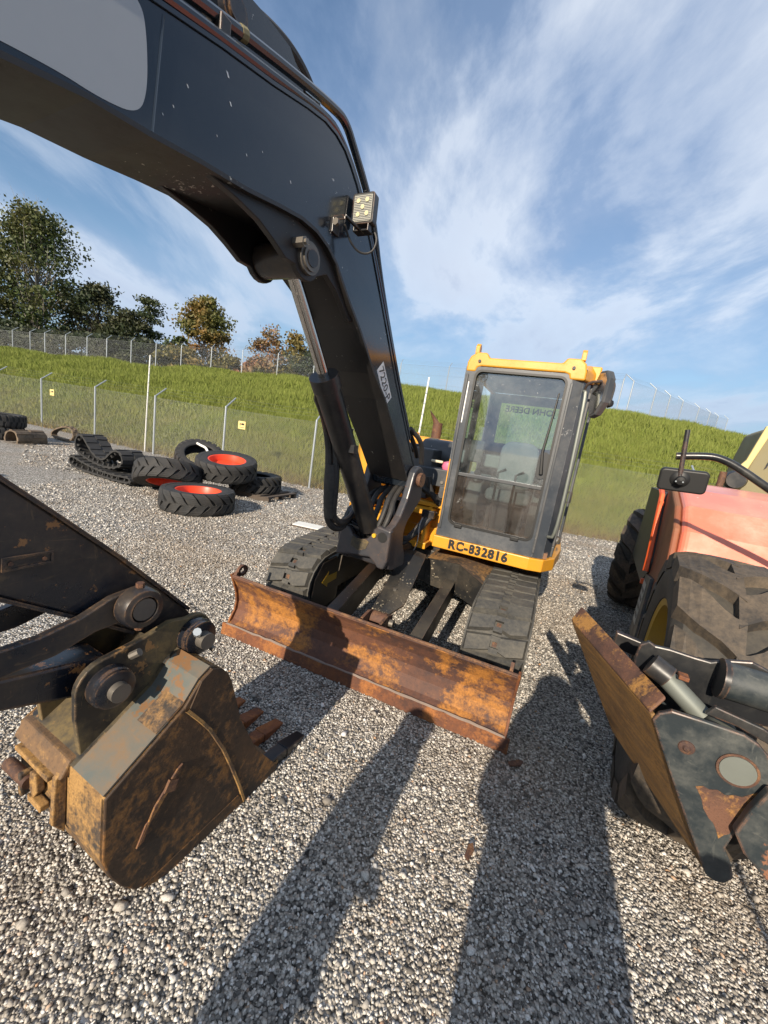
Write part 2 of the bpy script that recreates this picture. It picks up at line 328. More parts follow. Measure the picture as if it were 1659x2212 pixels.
def obj(name, mb, mat, parent=None, world=None, bevel=0, seg=2, ang=35):
    me = mb if isinstance(mb, bpy.types.Mesh) else mb.mesh(name, mat, ang)
    o = bpy.data.objects.new(name, me); link(o, parent, world)
    if bevel:
        b = o.modifiers.new('bevel', 'BEVEL'); b.width = bevel; b.segments = seg; b.limit_method = 'ANGLE'; b.angle_limit = R_(40)
    return o
def thing(name, label, cat, world, group=None):
    o = bpy.data.objects.new(name, None); o.empty_display_size = .2; link(o, None, world); tag(o, label, cat, group); return o
def frame(x, y, z=0, yaw=0, tilt=None):
    m = Matrix.Translation((x, y, z)) @ Matrix.Rotation(R_(yaw), 4, 'Z')
    return m @ tilt if tilt else m
def text_mesh(txt, size, mat, depth=.001, bold=0.0, space=1.0):
    cu = bpy.data.curves.new('lettering', 'FONT'); cu.body = txt; cu.size = size; cu.extrude = depth; cu.offset = bold; cu.space_character = space; cu.align_x = 'CENTER'; cu.align_y = 'CENTER'; cu.resolution_u = 3
    o = bpy.data.objects.new('tmp', cu); col.objects.link(o); dg = bpy.context.evaluated_depsgraph_get()
    me = bpy.data.meshes.new_from_object(o.evaluated_get(dg)); bpy.data.objects.remove(o); bpy.data.curves.remove(cu)
    me.materials.clear(); me.materials.append(MATS[mat]); return me
def rot_basis(X, Y, Z, o): return Matrix(((X[0], Y[0], Z[0], o[0]), (X[1], Y[1], Z[1], o[1]), (X[2], Y[2], Z[2], o[2]), (0, 0, 0, 1)))
def arc(cx, cy, r, a0, a1, n): return [(cx+r*math.cos(R_(a0+(a1-a0)*i/n)), cy+r*math.sin(R_(a0+(a1-a0)*i/n))) for i in range(n+1)]
def smooth_path(pts, it=2, closed=False):
    pts = [Vector(p) for p in pts]
    for _ in range(it):
        q = []; m = len(pts)
        for i in range(m if closed else m-1):
            a, b = pts[i], pts[(i+1) % m]; q += [a*.75+b*.25, a*.25+b*.75]
        if not closed: q = [pts[0]]+q+[pts[-1]]
        pts = q
    return pts
def rrect(x0, x1, y0, y1, r, n=5):
    return arc(x1-r, y0+r, r, -90, 0, n)+arc(x1-r, y1-r, r, 0, 90, n)+arc(x0+r, y1-r, r, 90, 180, n)+arc(x0+r, y0+r, r, 180, 270, n)
def ring_frame(outer, inner, axis, a0, a1):
    n = len(outer); mb = MB()
    def P(p, h): return {'x': (h, p[0], p[1]), 'y': (p[0], h, p[1]), 'z': (p[0], p[1], h)}[axis]
    vs = [P(p, a0) for p in outer]+[P(p, a0) for p in inner]+[P(p, a1) for p in outer]+[P(p, a1) for p in inner]
    fs = []
    for i in range(n):
        j = (i+1) % n
        fs += [(i, j, n+j, n+i), (2*n+i, 3*n+i, 3*n+j, 2*n+j), (i, 2*n+i, 2*n+j, j), (n+i, n+j, 3*n+j, 3*n+i)]
    return mb.add(vs, fs)
scene.cycles.use_denoising = True

# ================================================================== ground, hill, gravel, grass
def grid_obj(name, xs, ys, zf, mat):
    nx, ny = len(xs), len(ys); vs = [(x, y, zf(x, y)) for y in ys for x in xs]
    fs = [(j*nx+i, j*nx+i+1, (j+1)*nx+i+1, (j+1)*nx+i) for j in range(ny-1) for i in range(nx-1)]
    me = bpy.data.meshes.new(name); me.from_pydata(vs, [], fs); me.polygons.foreach_set('use_smooth', [True]*len(fs)); me.materials.append(MATS[mat])
    return link(bpy.data.objects.new(name, me))
xs = [-900, -300, -100]+[-60+2*i for i in range(61)]+[100, 300, 900]
ys = [-900, -300, -100]+[-40+2*i for i in range(46)]+[100, 300, 900]
tag(grid_obj('gravel_yard', xs, ys, lambda x, y: 0.0, 'gravel'), kind='structure')

NEAR = [(-60, 36), (-40, 27.3), (-25, 20.9), (-17, 17.2), (-13.8, 15.7), (-10.65, 14.3), (-7.65, 12.9), (-4.94, 11.75), (-2.13, 10.85), (.9, 10.35), (4.5, 9.9), (8, 9.3), (14, 8.2), (25, 6), (60, 0)]
RIDGE = [(-95, 44, 3.4), (-60, 40, 3.5), (-45, 37, 3.55), (-34.3, 35.4, 3.6), (-29, 33, 3.55), (-23.5, 31.5, 3.65), (-18.5, 31.4, 3.9), (-13, 31.4, 4.3), (-6.7, 30.6, 4.55), (1.5, 29.3, 4.95), (8, 25.2, 4.85), (13.0, 22.9, 4.6), (24.5, 34.7, 5.85), (60, 62, 7.5), (130, 70, 8)]
NN = np.array([(x, y, -.03) for x, y in NEAR]); RR = np.array(RIDGE)
def lerp_poly(P, t):
    t = np.clip(np.asarray(t, float), 0, len(P)-1.0001); i = t.astype(int); f = (t-i)[..., None]
    return P[i]*(1-f)+P[i+1]*f
def hill_pt(t, k):
    n, r = lerp_poly(NN, t), lerp_poly(RR, t); k = np.asarray(k, float); kk = np.clip(k, 0, 1)
    z = n[..., 2]+(r[..., 2]-n[..., 2])*(1-(1-kk)**1.45)
    p = n+(r-n)*k[..., None]
    wob = .10*np.sin(p[..., 0]*.9+p[..., 1]*.5)+.07*np.sin(p[..., 0]*.37-p[..., 1]*1.1+1.3)+.04*np.sin(p[..., 0]*2.3+p[..., 1]*1.9)
    p[..., 2] = z+wob*np.clip(k*4, 0, 1)
    return p
T_, K_ = np.meshgrid(np.linspace(0, len(NEAR)-1.001, 211), np.concatenate([np.linspace(0, 1, 40), [1.3, 2, 4, 8]]))
P_ = hill_pt(T_, K_); nt_, nk_ = T_.shape[1], T_.shape[0]
me = bpy.data.meshes.new('grass_hill'); me.from_pydata(P_.reshape(-1, 3).tolist(), [], [(j*nt_+i, j*nt_+i+1, (j+1)*nt_+i+1, (j+1)*nt_+i) for j in range(nk_-1) for i in range(nt_-1)])
me.polygons.foreach_set('use_smooth', [True]*len(me.polygons)); me.materials.append(MATS['hill_grass'])
tag(link(bpy.data.objects.new('grass_hill', me)), kind='structure')

def tri_mesh(name, V, F, mat):
    me = bpy.data.meshes.new(name); me.vertices.add(len(V)); me.vertices.foreach_set('co', np.asarray(V, np.float32).ravel())
    F = np.asarray(F, np.int32); k = F.shape[1]
    me.loops.add(F.size); me.loops.foreach_set('vertex_index', F.ravel()); me.polygons.add(len(F))
    me.polygons.foreach_set('loop_start', np.arange(0, F.size, k, dtype=np.int32)); me.polygons.foreach_set('loop_total', np.full(len(F), k, np.int32))
    me.update(calc_edges=True); me.materials.append(MATS[mat]); return me
# grass blades, more and finer near the fence
def grass(n, tlo, thi, klo, khi, h0, h1, seed):
    r = np.random.default_rng(seed)
    t = r.uniform(tlo, thi, n); k = klo+(khi-klo)*r.uniform(0, 1, n)
    p = hill_pt(t, k); d = np.hypot(p[:, 0], p[:, 1]); nb = 5
    p = np.repeat(p, nb, 0)+np.c_[r.normal(0, .06, (n*nb, 2))*np.repeat(d/12, nb)[:, None], np.zeros(n*nb)]; d = np.repeat(d, nb)
    a = r.uniform(0, 6.283, n*nb); h = r.uniform(h0, h1, n*nb)*(.8+d/50); wd = .010*(d/11)*r.uniform(.7, 1.5, n*nb)
    lean = r.normal(0, .35, (n*nb, 2))*h[:, None]
    dx = np.c_[np.cos(a), np.sin(a), np.zeros(n*nb)]*wd[:, None]
    tip = p+np.c_[lean, h]; base = p-np.array([0, 0, .02])
    V = np.stack([base-dx, base+dx, tip], 1).reshape(-1, 3); return V
GV = np.concatenate([grass(26000, 2.5, 11.8, 0, .35, .07, .20, 1), grass(34000, 2, 12.5, .3, .95, .10, .26, 2), grass(15000, 2, 12.6, .9, 1.04, .10, .30, 3)])
tag(link(bpy.data.objects.new('grass', tri_mesh('grass', GV, np.arange(len(GV)).reshape(-1, 3), 'blade_grass'))), 'tufty green and straw coloured grass covering the hillside', 'grass', kind='stuff')
# loose gravel
def ico():
    p = (1+5**.5)/2; v = np.array([(-1, p, 0), (1, p, 0), (-1, -p, 0), (1, -p, 0), (0, -1, p), (0, 1, p), (0, -1, -p), (0, 1, -p), (p, 0, -1), (p, 0, 1), (-p, 0, -1), (-p, 0, 1)], float)
    return v/np.linalg.norm(v[0]), np.array([(0, 11, 5), (0, 5, 1), (0, 1, 7), (0, 7, 10), (0, 10, 11), (1, 5, 9), (5, 11, 4), (11, 10, 2), (10, 7, 6), (7, 1, 8), (3, 9, 4), (3, 4, 2), (3, 2, 6), (3, 6, 8), (3, 8, 9), (4, 9, 5), (2, 4, 11), (6, 2, 10), (8, 6, 7), (9, 8, 1)])
OCT = (np.array([(1, 0, 0), (0, 1, 0), (-1, 0, 0), (0, -1, 0), (0, 0, 1), (0, 0, -1)], float), np.array([(0, 1, 4), (1, 2, 4), (2, 3, 4), (3, 0, 4), (1, 0, 5), (2, 1, 5), (3, 2, 5), (0, 3, 5)]))
def stones(n, x0, x1, y0, y1, s0, s1, seed, keep, shape):
    r = np.random.default_rng(seed); x = r.uniform(x0, x1, n); y = r.uniform(y0, y1, n)
    m = keep(x, y); x, y = x[m], y[m]; n = len(x); base, f = shape; nv = len(base)
    s = np.clip(s0*np.exp(r.normal(0, .36, n)), s0*.45, s1)
    V = base[None]*r.uniform(.72, 1.2, (n, nv, 1))+r.normal(0, .10, (n, nv, 3))
    V = V*(s[:, None, None])*np.stack([r.uniform(.95, 1.45, n), r.uniform(.75, 1.05, n), r.uniform(.55, .85, n)], 1)[:, None, :]
    a = r.uniform(0, 6.283, n); c, q = np.cos(a)[:, None], np.sin(a)[:, None]
    X = V[:, :, 0]*c-V[:, :, 1]*q+x[:, None]; Y = V[:, :, 0]*q+V[:, :, 1]*c+y[:, None]; Z = V[:, :, 2]+(s*r.uniform(.0, .6, n))[:, None]
    return np.stack([X, Y, Z], 2).reshape(-1, 3), (f[None]+nv*np.arange(n)[:, None, None]).reshape(-1, 3)
inview = lambda x, y: (np.abs(x-.15*y) < .62+1.02*y)
SV, SF = [], []; off = 0
for args in ((38000, -1.6, 2.2, .5, 1.55, .0044, .012, 5, inview, ico()), (900, -2.5, 3.2, .5, 4.5, .011, .020, 9, inview, ico()), (62000, -2.0, 2.8, 1.55, 2.9, .0055, .014, 4, inview, OCT), (66000, -3.6, 4.6, 2.9, 4.8, .0070, .018, 6, inview, OCT), (44000, -6, 6.5, 4.8, 8, .0100, .022, 8, inview, OCT), (16000, -10, 7, 8, 12, .015, .03, 7, inview, OCT)):
    v, f = stones(*args); SV.append(v); SF.append(f+off); off += len(v)
tag(link(bpy.data.objects.new('gravel', tri_mesh('gravel', np.concatenate(SV), np.concatenate(SF), 'stone'))), 'loose pale and dark crushed gravel scattered over the yard', 'gravel', kind='stuff')

# ================================================================== chain link fences
def fence(name, label, pts, hmesh, diamond, wr, post_r, arm, arm_dir, bends=True, rails=()):
    root = thing(name, label, 'fence', Matrix.Translation(pts[len(pts)//2]))
    I = Matrix.Identity(4); P = [Vector(p) for p in pts]
    pm = MB(); pm.cyl((0, 0, -.15), (0, 0, 1), post_r, 10)
    post_me = pm.mesh('post', 'galv')
    wires = MB(); strands = MB(); top = MB()
    for i, p in enumerate(P):
        d = (P[min(i+1, len(P)-1)]-P[max(i-1, 0)]); d.z = 0; d.normalize(); n = Vector((-d.y, d.x, 0))*arm_dir
        h = hmesh+.06
        po = obj('post', MB().cyl((0, 0, -.15), (0, 0, h), post_r, 10), 'galv', root, Matrix.Translation(p))
        tip = n*arm+Vector((0, 0, arm*.75)); obj('arm', MB().cyl((0, 0, h-.02), tip+Vector((0, 0, h)), post_r*.72, 8), 'galv', po, Matrix.Translation(p))
    for i in range(len(P)-1):
        a, b = P[i], P[i+1]; ln = (b-a).length; dx = (b-a)/ln
        d = Vector((dx.x, dx.y, 0)).normalized(); n = Vector((-d.y, d.x, 0))*arm_dir
        def at(s, z): return a+dx*s+Vector((0, 0, z))
        m = int((ln+hmesh)/diamond)
        for k in range(m):
            for sg in (1, -1):
                s0 = k*diamond-(hmesh if sg > 0 else 0); s1 = s0+hmesh
                if sg < 0: s0, s1 = s0, s0-hmesh
                z0, z1 = .03, hmesh
                # clip to panel
                def clip(s, z, so, zo, lim):
                    f = (lim-so)/(s-so); return lim, zo+(z-zo)*f
                S0, Z0, S1, Z1 = s0, z0, s1, z1
                lo, hi = min(S0, S1), max(S0, S1)
                if hi <= 0 or lo >= ln: continue
                if S0 < 0: S0, Z0 = clip(s0, z0, s1, z1, 0)
                if S0 > ln: S0, Z0 = clip(s0, z0, s1, z1, ln)
                if S1 < 0: S1, Z1 = clip(s1, z1, s0, z0, 0)
                if S1 > ln: S1, Z1 = clip(s1, z1, s0, z0, ln)
                wires.tube([at(S0, Z0)-n*.03, at(S1, Z1)-n*.03], wr, 3, cap=False)
        sag = lambda s: -.03*math.sin(math.pi*s/ln)
        for z in (hmesh, )+tuple(rails):
            strands.tube([at(s*ln/4, z+sag(s*ln/4))-n*.035 for s in range(5)], wr*1.3, 4, cap=False)
        for q in (.3, .65, 1.0):
            strands.tube([at(s*ln/4, hmesh+.06+arm*.75*q+sag(s*ln/4))+n*arm*q for s in range(5)], wr*1.0, 4, cap=False)
    o = obj('chain_link_mesh', wires, 'galv_wire', root, I); tag(o, kind='stuff')
    o = obj('barbed_strand', strands, 'galv_wire', root, I); tag(o, kind='stuff')
    return root
nf = []
for (x, y) in [(-29.5, 22.6), (-26.4, 21.25), (-23.2, 19.8), (-20, 18.35), (-16.9, 16.95), (-13.8, 15.6), (-10.65, 14.2), (-7.65, 12.75), (-4.94, 11.66), (-2.13, 10.76), (.95, 10.25), (4.0, 9.82), (7, 9.35), (10, 8.8), (13, 8.2)]: nf.append((x, y, 0))
fence('chain_link_fence', 'galvanised chain link fence with angled post arms at the foot of the grass hill', nf, 1.78, .062, .0013, .03, .36, 1)
def ridge_z(x, y): return None
ff = [(-43, 36.8, 3.55), (-39, 36.2, 3.58), (-35.5, 35.6, 3.6), (-33, 34.6, 3.58), (-30.6, 33.6, 3.56), (-28.6, 32.7, 3.55), (-26.6, 32.3, 3.6), (-24.6, 31.9, 3.65), (-22.7, 31.4, 3.68), (-20.8, 31.35, 3.78), (-18.9, 31.35, 3.88), (-17, 31.4, 4.02), (-14.7, 31.4, 4.2), (-12.3, 31.3, 4.33), (-9.5, 30.9, 4.43), (-6.7, 30.55, 4.56), (-3.6, 30.0, 4.7), (-.4, 29.5, 4.85), (2.9, 28.6, 4.95), (5.8, 26.6, 4.9), (8.6, 24.7, 4.8), (11.6, 22.6, 4.62)]
fence('hilltop_fence', 'tall grey chain link fence with barbed wire arms along the hilltop', ff, 1.86, .09, .0026, .032, .42, 1, rails=(.62, 1.25))
ff2 = [(12.3, 22.9, 4.6), (14.9, 25.1, 4.82), (17.6, 27.9, 5.1), (20.5, 30.9, 5.45), (24.6, 34.9, 5.86), (28.6, 39, 6.3), (32.6, 43.2, 6.75), (35.2, 45.2, 6.95)]
fence('hilltop_side_fence', 'chain link fence running away along the hill crest behind the orange hood', ff2, 1.9, .13, .0018, .034, .42, 1, rails=(.7,))
def pole(name, label, x, y, z0, h, r=.022):
    root = thing(name, label, 'pole', Matrix.Translation((x, y, z0)))
    obj('shaft', MB().tube([(0, 0, -.1), (.03, 0, h*.5), (.06, .02, h)], [r, r*.95, r*.85], 10), 'white_paint', root)
    for q in (.35, .5, .62, .72, .8, .88): obj('joint_band', MB().cyl((.06*q, .01*q, h*q-.012), (.06*q, .01*q, h*q+.012), r*1.12, 10), 'galv', root)
    return root
pole('marker_pole', 'tall thin white marker pole standing at the fence behind the black rubber tracks', -8.1, 13.02, 0, 3.05)
pole('marker_pole', 'thin white marker pole rising behind the excavator exhaust pipe', .56, 10.7, 0, 3.33, .026)
for (x, y, z, lab) in ((-13.05, 15.22, 1.38, 'small yellow warning sign on the fence, left of the white pole'), (-4.35, 11.42, 1.38, 'small yellow warning sign on the fence above the heap of tyres')):
    fr = frame(x, y, z, -23); s = thing('fence_sign', lab, 'sign', fr, 'yellow signs on the near fence')
    obj('plate', MB().box(-.13, .13, -.012, 0, -.11, .11), 'sign_yellow', s)
    obj('print', MB().box(-.02, .09, -.0135, -.0125, .0, .055).box(-.09, .09, -.0135, -.0125, -.07, -.055).box(-.08, -.045, -.0135, -.0125, -.02, .06), 'ink', s)

# ================================================================== trees on the far side of the hilltop fence
def leaf_quads(C, size, r):
    n = len(C); a = r.normal(0, 1, (n, 3)); a /= np.linalg.norm(a, axis=1)[:, None]; b = r.normal(0, 1, (n, 3)); b -= a*(a*b).sum(1)[:, None]; b /= np.linalg.norm(b, axis=1)[:, None]
    s = (size*r.uniform(.55, 1.35, n))[:, None]; a = a*s; b = b*s*.75
    return np.stack([C-a, C+b*.8-a*.1, C+a, C-b], 1).reshape(-1, 3)
def tree(name, label, x, y, z, H, rad, leaf, bark, cb=.32, clumps=70, per=70, size=.2, seed=1, lean=(0, 0), top=1.0, trunk=None, sig=.085, bare=0, flat=1.0, group='trees beyond the hilltop fence'):
    r = np.random.default_rng(seed); root = thing(name, label, 'tree', Matrix.Translation((x, y, z)), group)
    tr = trunk or H*.016; mb = MB(); path = []; nseg = 9
    off = np.cumsum(r.normal(0, .012*H, (nseg, 2)), 0); off -= off[0]
    for i in range(nseg):
        q = i/(nseg-1); path.append((off[i, 0]+lean[0]*H*q, off[i, 1]+lean[1]*H*q, -.4+q*H*.93))
    mb.tube(path, [tr*(1-.85*i/(nseg-1))*(1.25 if i == 0 else 1) for i in range(nseg)], 8)
    Pn = np.array(path); cs = []
    for i in range(clumps+bare):
        q = cb+(1-cb)*(r.uniform(0, 1)**.85); env = (math.sin(math.pi*min(1, ((q-cb)/(1-cb)*.86+.14)))**.65)*top
        ang = r.uniform(0, 6.283); rr = rad*env*(r.uniform(.15, 1)**.55)
        c = np.array([math.cos(ang)*rr, math.sin(ang)*rr*.8, q*H*.97]); j = max(.1, q-.16-.25*rr/H); k = int(j*(nseg-1)); k = min(k, nseg-2); fjj = j*(nseg-1)-k
        s = Pn[k]*(1-fjj)+Pn[k+1]*fjj; c[:2] += s[:2]*.8
        mid = (s+c)/2+np.array([0, 0, -.04*H*r.uniform(-.4, 1)])+r.normal(0, .015*H, 3)
        rb = tr*(.20+.28*(1-q)); mb.tube([s, mid, c], [rb, rb*.62, rb*.22], 5, cap=False)
        if i < clumps: cs.append(c)
        else:
            for _ in range(3):
                e = c+r.normal(0, .06*H, 3)+np.array([0, 0, .05*H]); mb.tube([mid, (mid+e)/2+r.normal(0, .02*H, 3), e], [rb*.5, rb*.3, rb*.1], 4, cap=False)
    obj('trunk', mb, bark, root)
    cs = np.array(cs); n = len(cs)*per
    C = np.repeat(cs, per, 0)+np.clip(r.normal(0, 1, (n, 3)), -1.7, 1.7)*np.array([sig*H, sig*H, sig*H*.55*flat])*np.repeat(r.uniform(.5, 1.25, len(cs)), per)[:, None]
    V = leaf_quads(C, size, r); o = bpy.data.objects.new('crown', tri_mesh('crown', V, np.arange(len(V)).reshape(-1, 4), leaf)); link(o, root)
    return root
tree('oak_tree', 'tall broad dark green tree with pale bare lower branches, highest at left', -43.2, 48.2, 3.6, 16.6, 4.9, 'leaf_green', 'bark_pale', .20, 130, 120, .17, 3, bare=26, lean=(.05, 0), sig=.058)
tree('sparse_tree', 'dark sparse half bare tree at the left edge of the picture', -46.6, 45, 3.6, 11.2, 2.3, 'leaf_dark', 'bark_dark', .3, 26, 70, .17, 5, bare=30)
tree('broadleaf_tree', 'dark leaning broadleaf tree just right of the tall oak', -37.3, 49.6, 3.7, 10.2, 3.2, 'leaf_dark', 'bark', .30, 70, 90, .17, 8, bare=10, lean=(.05, 0), sig=.075)
tree('thicket_tree', 'low dense very dark round tree between oak and pine', -33.2, 49.5, 3.7, 7.6, 3.1, 'leaf_dark', 'bark_dark', .1, 80, 100, .17, 9, sig=.09)
tree('pine_tree', 'slender pine with flat tiers of needles beside the dark thicket', -32.2, 51.5, 3.7, 10.0, 1.5, 'leaf_pine', 'bark_dark', .4, 34, 95, .14, 12, flat=.45, sig=.06)
tree('maple_tree', 'single golden orange autumn tree standing apart beyond the hilltop fence', -22.8, 46.5, 4.0, 9.6, 2.6, 'leaf_autumn', 'bark', .2, 90, 85, .16, 15, sig=.062)
tree('small_green_tree', 'small green tree at the left foot of the golden tree', -25.6, 46.4, 4.0, 4.9, 1.5, 'leaf_green', 'bark', .12, 34, 70, .16, 16)
tree('pinkish_tree', 'thin pinkish orange autumn tree left of the boom cylinder', -16.1, 47.3, 4.2, 7.2, 1.8, 'leaf_pink', 'bark_pale', .22, 50, 50, .15, 18, sig=.07)
tree('yellowing_tree', 'yellow green tree directly beside the pinkish tree', -13.2, 48.2, 4.4, 6.9, 2.0, 'leaf_olive', 'bark', .2, 50, 65, .16, 19, sig=.07)
tree('green_tree', 'dark green bushy tree partly hidden behind the boom cylinder', -10.6, 47.7, 4.5, 4.9, 3.0, 'leaf_dark', 'bark_dark', .1, 55, 80, .17, 21, sig=.09)
for i, (x, y, H, rd, lf, lab) in enumerate(((-42.5, 40.5, 3.2, 3.4, 'leaf_dark', 'dark shrub behind the fence below the tall oak'), (-36, 41, 3.0, 3.4, 'leaf_dark', 'dark shrub behind the fence below the leaning broadleaf tree'), (-29.6, 40.5, 2.9, 3.2, 'leaf_dark', 'dark shrub behind the fence below the pine'),
        (-39.3, 41.5, 3.3, 2.8, 'leaf_dark', 'dark shrub behind the fence between oak and leaning tree'), (-33, 42, 3.3, 2.8, 'leaf_dark', 'dark shrub behind the fence in front of the round thicket'), (-26.4, 42, 3.0, 2.6, 'leaf_dark', 'dark shrub behind the fence between pine and golden tree'), (-45.5, 41, 3.0, 2.4, 'leaf_dark', 'dark shrub behind the fence at the left edge'),
        (-22.5, 41.5, 2.6, 2.6, 'leaf_olive', 'olive shrub behind the fence under the golden tree'), (-19.0, 45, 2.7, 2.0, 'leaf_olive', 'small olive shrub between the golden and the pinkish tree'), (-15.2, 43, 2.5, 2.2, 'leaf_pink', 'reddish shrub under the pinkish tree'))):
    tree('shrub', lab, x, y, 3.6+.04*(x+42), H, rd, lf, 'bark_dark', .05, 36, 90, .17, 40+i, sig=.14, group='shrubs behind the hilltop fence')

# ================================================================== excavator
MX = frame(-.0865, 2.52, 0, -21.8)                     # local: x across (picture right), y back from the blade, z up
MB_ = frame(-.9853, 1.2872, 0, -26.5)                  # boom plane: x = w to the right, y = s towards the machine
EX = thing('excavator', 'yellow and black tracked excavator with enclosed cab and rusty dozer blade in front', 'excavator', MX)
# ---- dozer blade
prof = [(.0, .0), (.02, .0), (.075, .075), (.115, .16), (.128, .25), (.108, .36), (.055, .455), (.02, .498), (.0, .49)]
front = [(-.012, .085), (.045, .12), (.085, .19), (.096, .26), (.076, .36), (.03, .44), (-.005, .485)]
bl = MB(); poly = [(-.012, .085), (.045, .12), (.085, .19), (.096, .26), (.076, .36), (.03, .44), (-.008, .487), (.012, .502), (.05, .458), (.10, .37), (.122, .26), (.11, .18), (.07, .10), (.01, .062)]
bl.prism(poly, 'x', -1.09, 1.09)
blade = obj('dozer_blade', bl, 'rust_blade', EX, bevel=.004)
obj('cutting_edge', MB().prism([(-.03, .0), (-.008, .0), (.012, .085), (-.018, .098)], 'x', -1.13, 1.12), 'rust_edge', blade, bevel=.004)
obj('weld_seam', MB().tube([(x*.0545-1.09, -.013+random.uniform(-.003, .003), .1+random.uniform(-.004, .004)) for x in range(41)], [.006+random.random()*.004 for _ in range(41)], 6), 'weld', blade)
endp = [(-.03, .005), (.03, 0), (.125, .12), (.135, .27), (.11, .38), (.05, .47), (.03, .515), (-.015, .51), (.02, .43), (.055, .34), (.068, .26), (.055, .19), (.01, .125)]
for s in (-1, 1): obj('end_plate', MB().prism(endp, 'x', s*1.09-.008, s*1.09+.008), 'rust_edge', blade, bevel=.003)
obj('top_rib', MB().tube([(-1.09, .004, .497), (1.09, .004, .497)], .011, 8), 'rust_brown', blade)
lug = MB(); lug.prism([(.0, .47), (.09, .44), (.13, .45), (.15, .52), (.12, .575), (.06, .57), (.02, .53)], 'x', -1.075, -1.055); 
lg = ring_frame([(.085+.055*math.cos(R_(i*30)), .525+.045*math.sin(R_(i*30))) for i in range(12)], [(.085+.03*math.cos(R_(i*30)), .525+.024*math.sin(R_(i*30))) for i in range(12)], 'x', -1.08, -1.055)
lg.prism([(.0, .48), (.06, .45), (.06, .50), (.02, .53)], 'x', -1.08, -1.055); obj('lifting_lug', lg, 'rust_brown', blade)
obj('lifting_lug', MB().prism([(.02, .45), (.10, .40), (.07, .52), (.05, .545)], 'x', 1.03, 1.05), 'rust_brown', blade)
back = MB()
for u in (-.8, -.3, .4, .85): back.prism([(.115, .14), (.17, .14), (.14, .42), (.10, .42), (.13, .3), (.13, .2)], 'x', u-.01, u+.01)
obj('back_rib', back, 'black_under', blade)
# ---- blade arms, ram and its cover plate
for u0, u1 in ((.40, .36), (-.26, -.40)):
    m = MB(); sh = (u1-u0)/1.25
    for (y0, y1, za0, za1, zb0, zb1, wd) in ((.12, 1.45, .14, .40, .30, .52, .022),):
        vs = [(u0+sx*wd+sh*(y-.12), y, z) for (y, zz) in ((y0, (za0, za1)), (y1, (zb0, zb1))) for z in zz for sx in (-1, 1)]
        m.add(vs, [(0, 1, 3, 2), (4, 6, 7, 5), (0, 4, 5, 1), (2, 3, 7, 6), (0, 2, 6, 4), (1, 5, 7, 3)])
    a_ = obj('blade_arm', m, 'black_under', EX, bevel=.004)
    m = MB(); vs = [(u0+sx*.045+sh*(y-.12), y, z+dz) for (y, z) in ((.12, .40), (1.40, .525)) for dz in (0, .018) for sx in (-1, 1)]
    m.add(vs, [(0, 1, 3, 2), (4, 6, 7, 5), (0, 4, 5, 1), (2, 3, 7, 6), (0, 2, 6, 4), (1, 5, 7, 3)]); obj('top_flange', m, 'black_under', a_)
    obj('pivot_pin', MB().cyl((u1-.09, 1.38, .44), (u1+.12, 1.38, .44), .05, 16), 'pin_steel', a_)
    for du in (-.055, .06):
        m = MB(); pts = arc(1.38, .43, .085, 200, 340, 6)+[(1.52, .52), (1.52, .68), (1.36, .69), (1.29, .60)]
        m.prism(pts, 'x', u1+du, u1+du+.022); obj('pivot_ear', m, 'black_under', EX, bevel=.003)
cv = MB(); vs = []
for (y, z, uc, hw) in ((.31, .46, .062, .07), (.45, .505, .085, .108), (1.03, .72, .03, .108), (1.12, .735, .022, .10)):
    vs += [(uc-hw, y, z), (uc, y, z+.012), (uc+hw, y, z-.004), (uc-hw, y, z-.015), (uc, y, z-.003), (uc+hw, y, z-.019)]
fs = []
for i in range(3):
    o = i*6; fs += [(o, o+1, o+7, o+6), (o+1, o+2, o+8, o+7), (o+3, o+9, o+10, o+4), (o+4, o+10, o+11, o+5), (o, o+6, o+9, o+3), (o+2, o+5, o+11, o+8)]
fs += [(0, 3, 4, 1), (1, 4, 5, 2), (18, 19, 22, 21), (19, 20, 23, 22)]
cvo = obj('ram_cover', cv.add(vs, fs), 'rust_dirt', EX); cvo.data.materials[0] = MATS['black_under']
for (u, y, z) in ((.07, .55, .545), (.035, .90, .675)): obj('bolt', MB().cyl((u, y, z), (u, y, z+.02), .016, 8), 'pin_steel', cvo)
ram = obj('blade_ram', MB().cyl((.075, .36, .42), (.03, 1.2, .62), .05, 16), 'black_under', EX)
obj('rod_eye', MB().cyl((.02, .28, .405), (.13, .28, .405), .058, 18), 'rust_brown', ram); obj('pin', MB().cyl((-.03, .28, .405), (.19, .28, .405), .03, 14), 'pin_steel', ram)
for u in (-.01, .135): obj('ram_ear', MB().prism([(.11, .20), (.12, .46), (.24, .475), (.33, .45), (.35, .39), (.30, .33), (.18, .20)], 'x', u, u+.022), 'rust_brown', EX, bevel=.003)
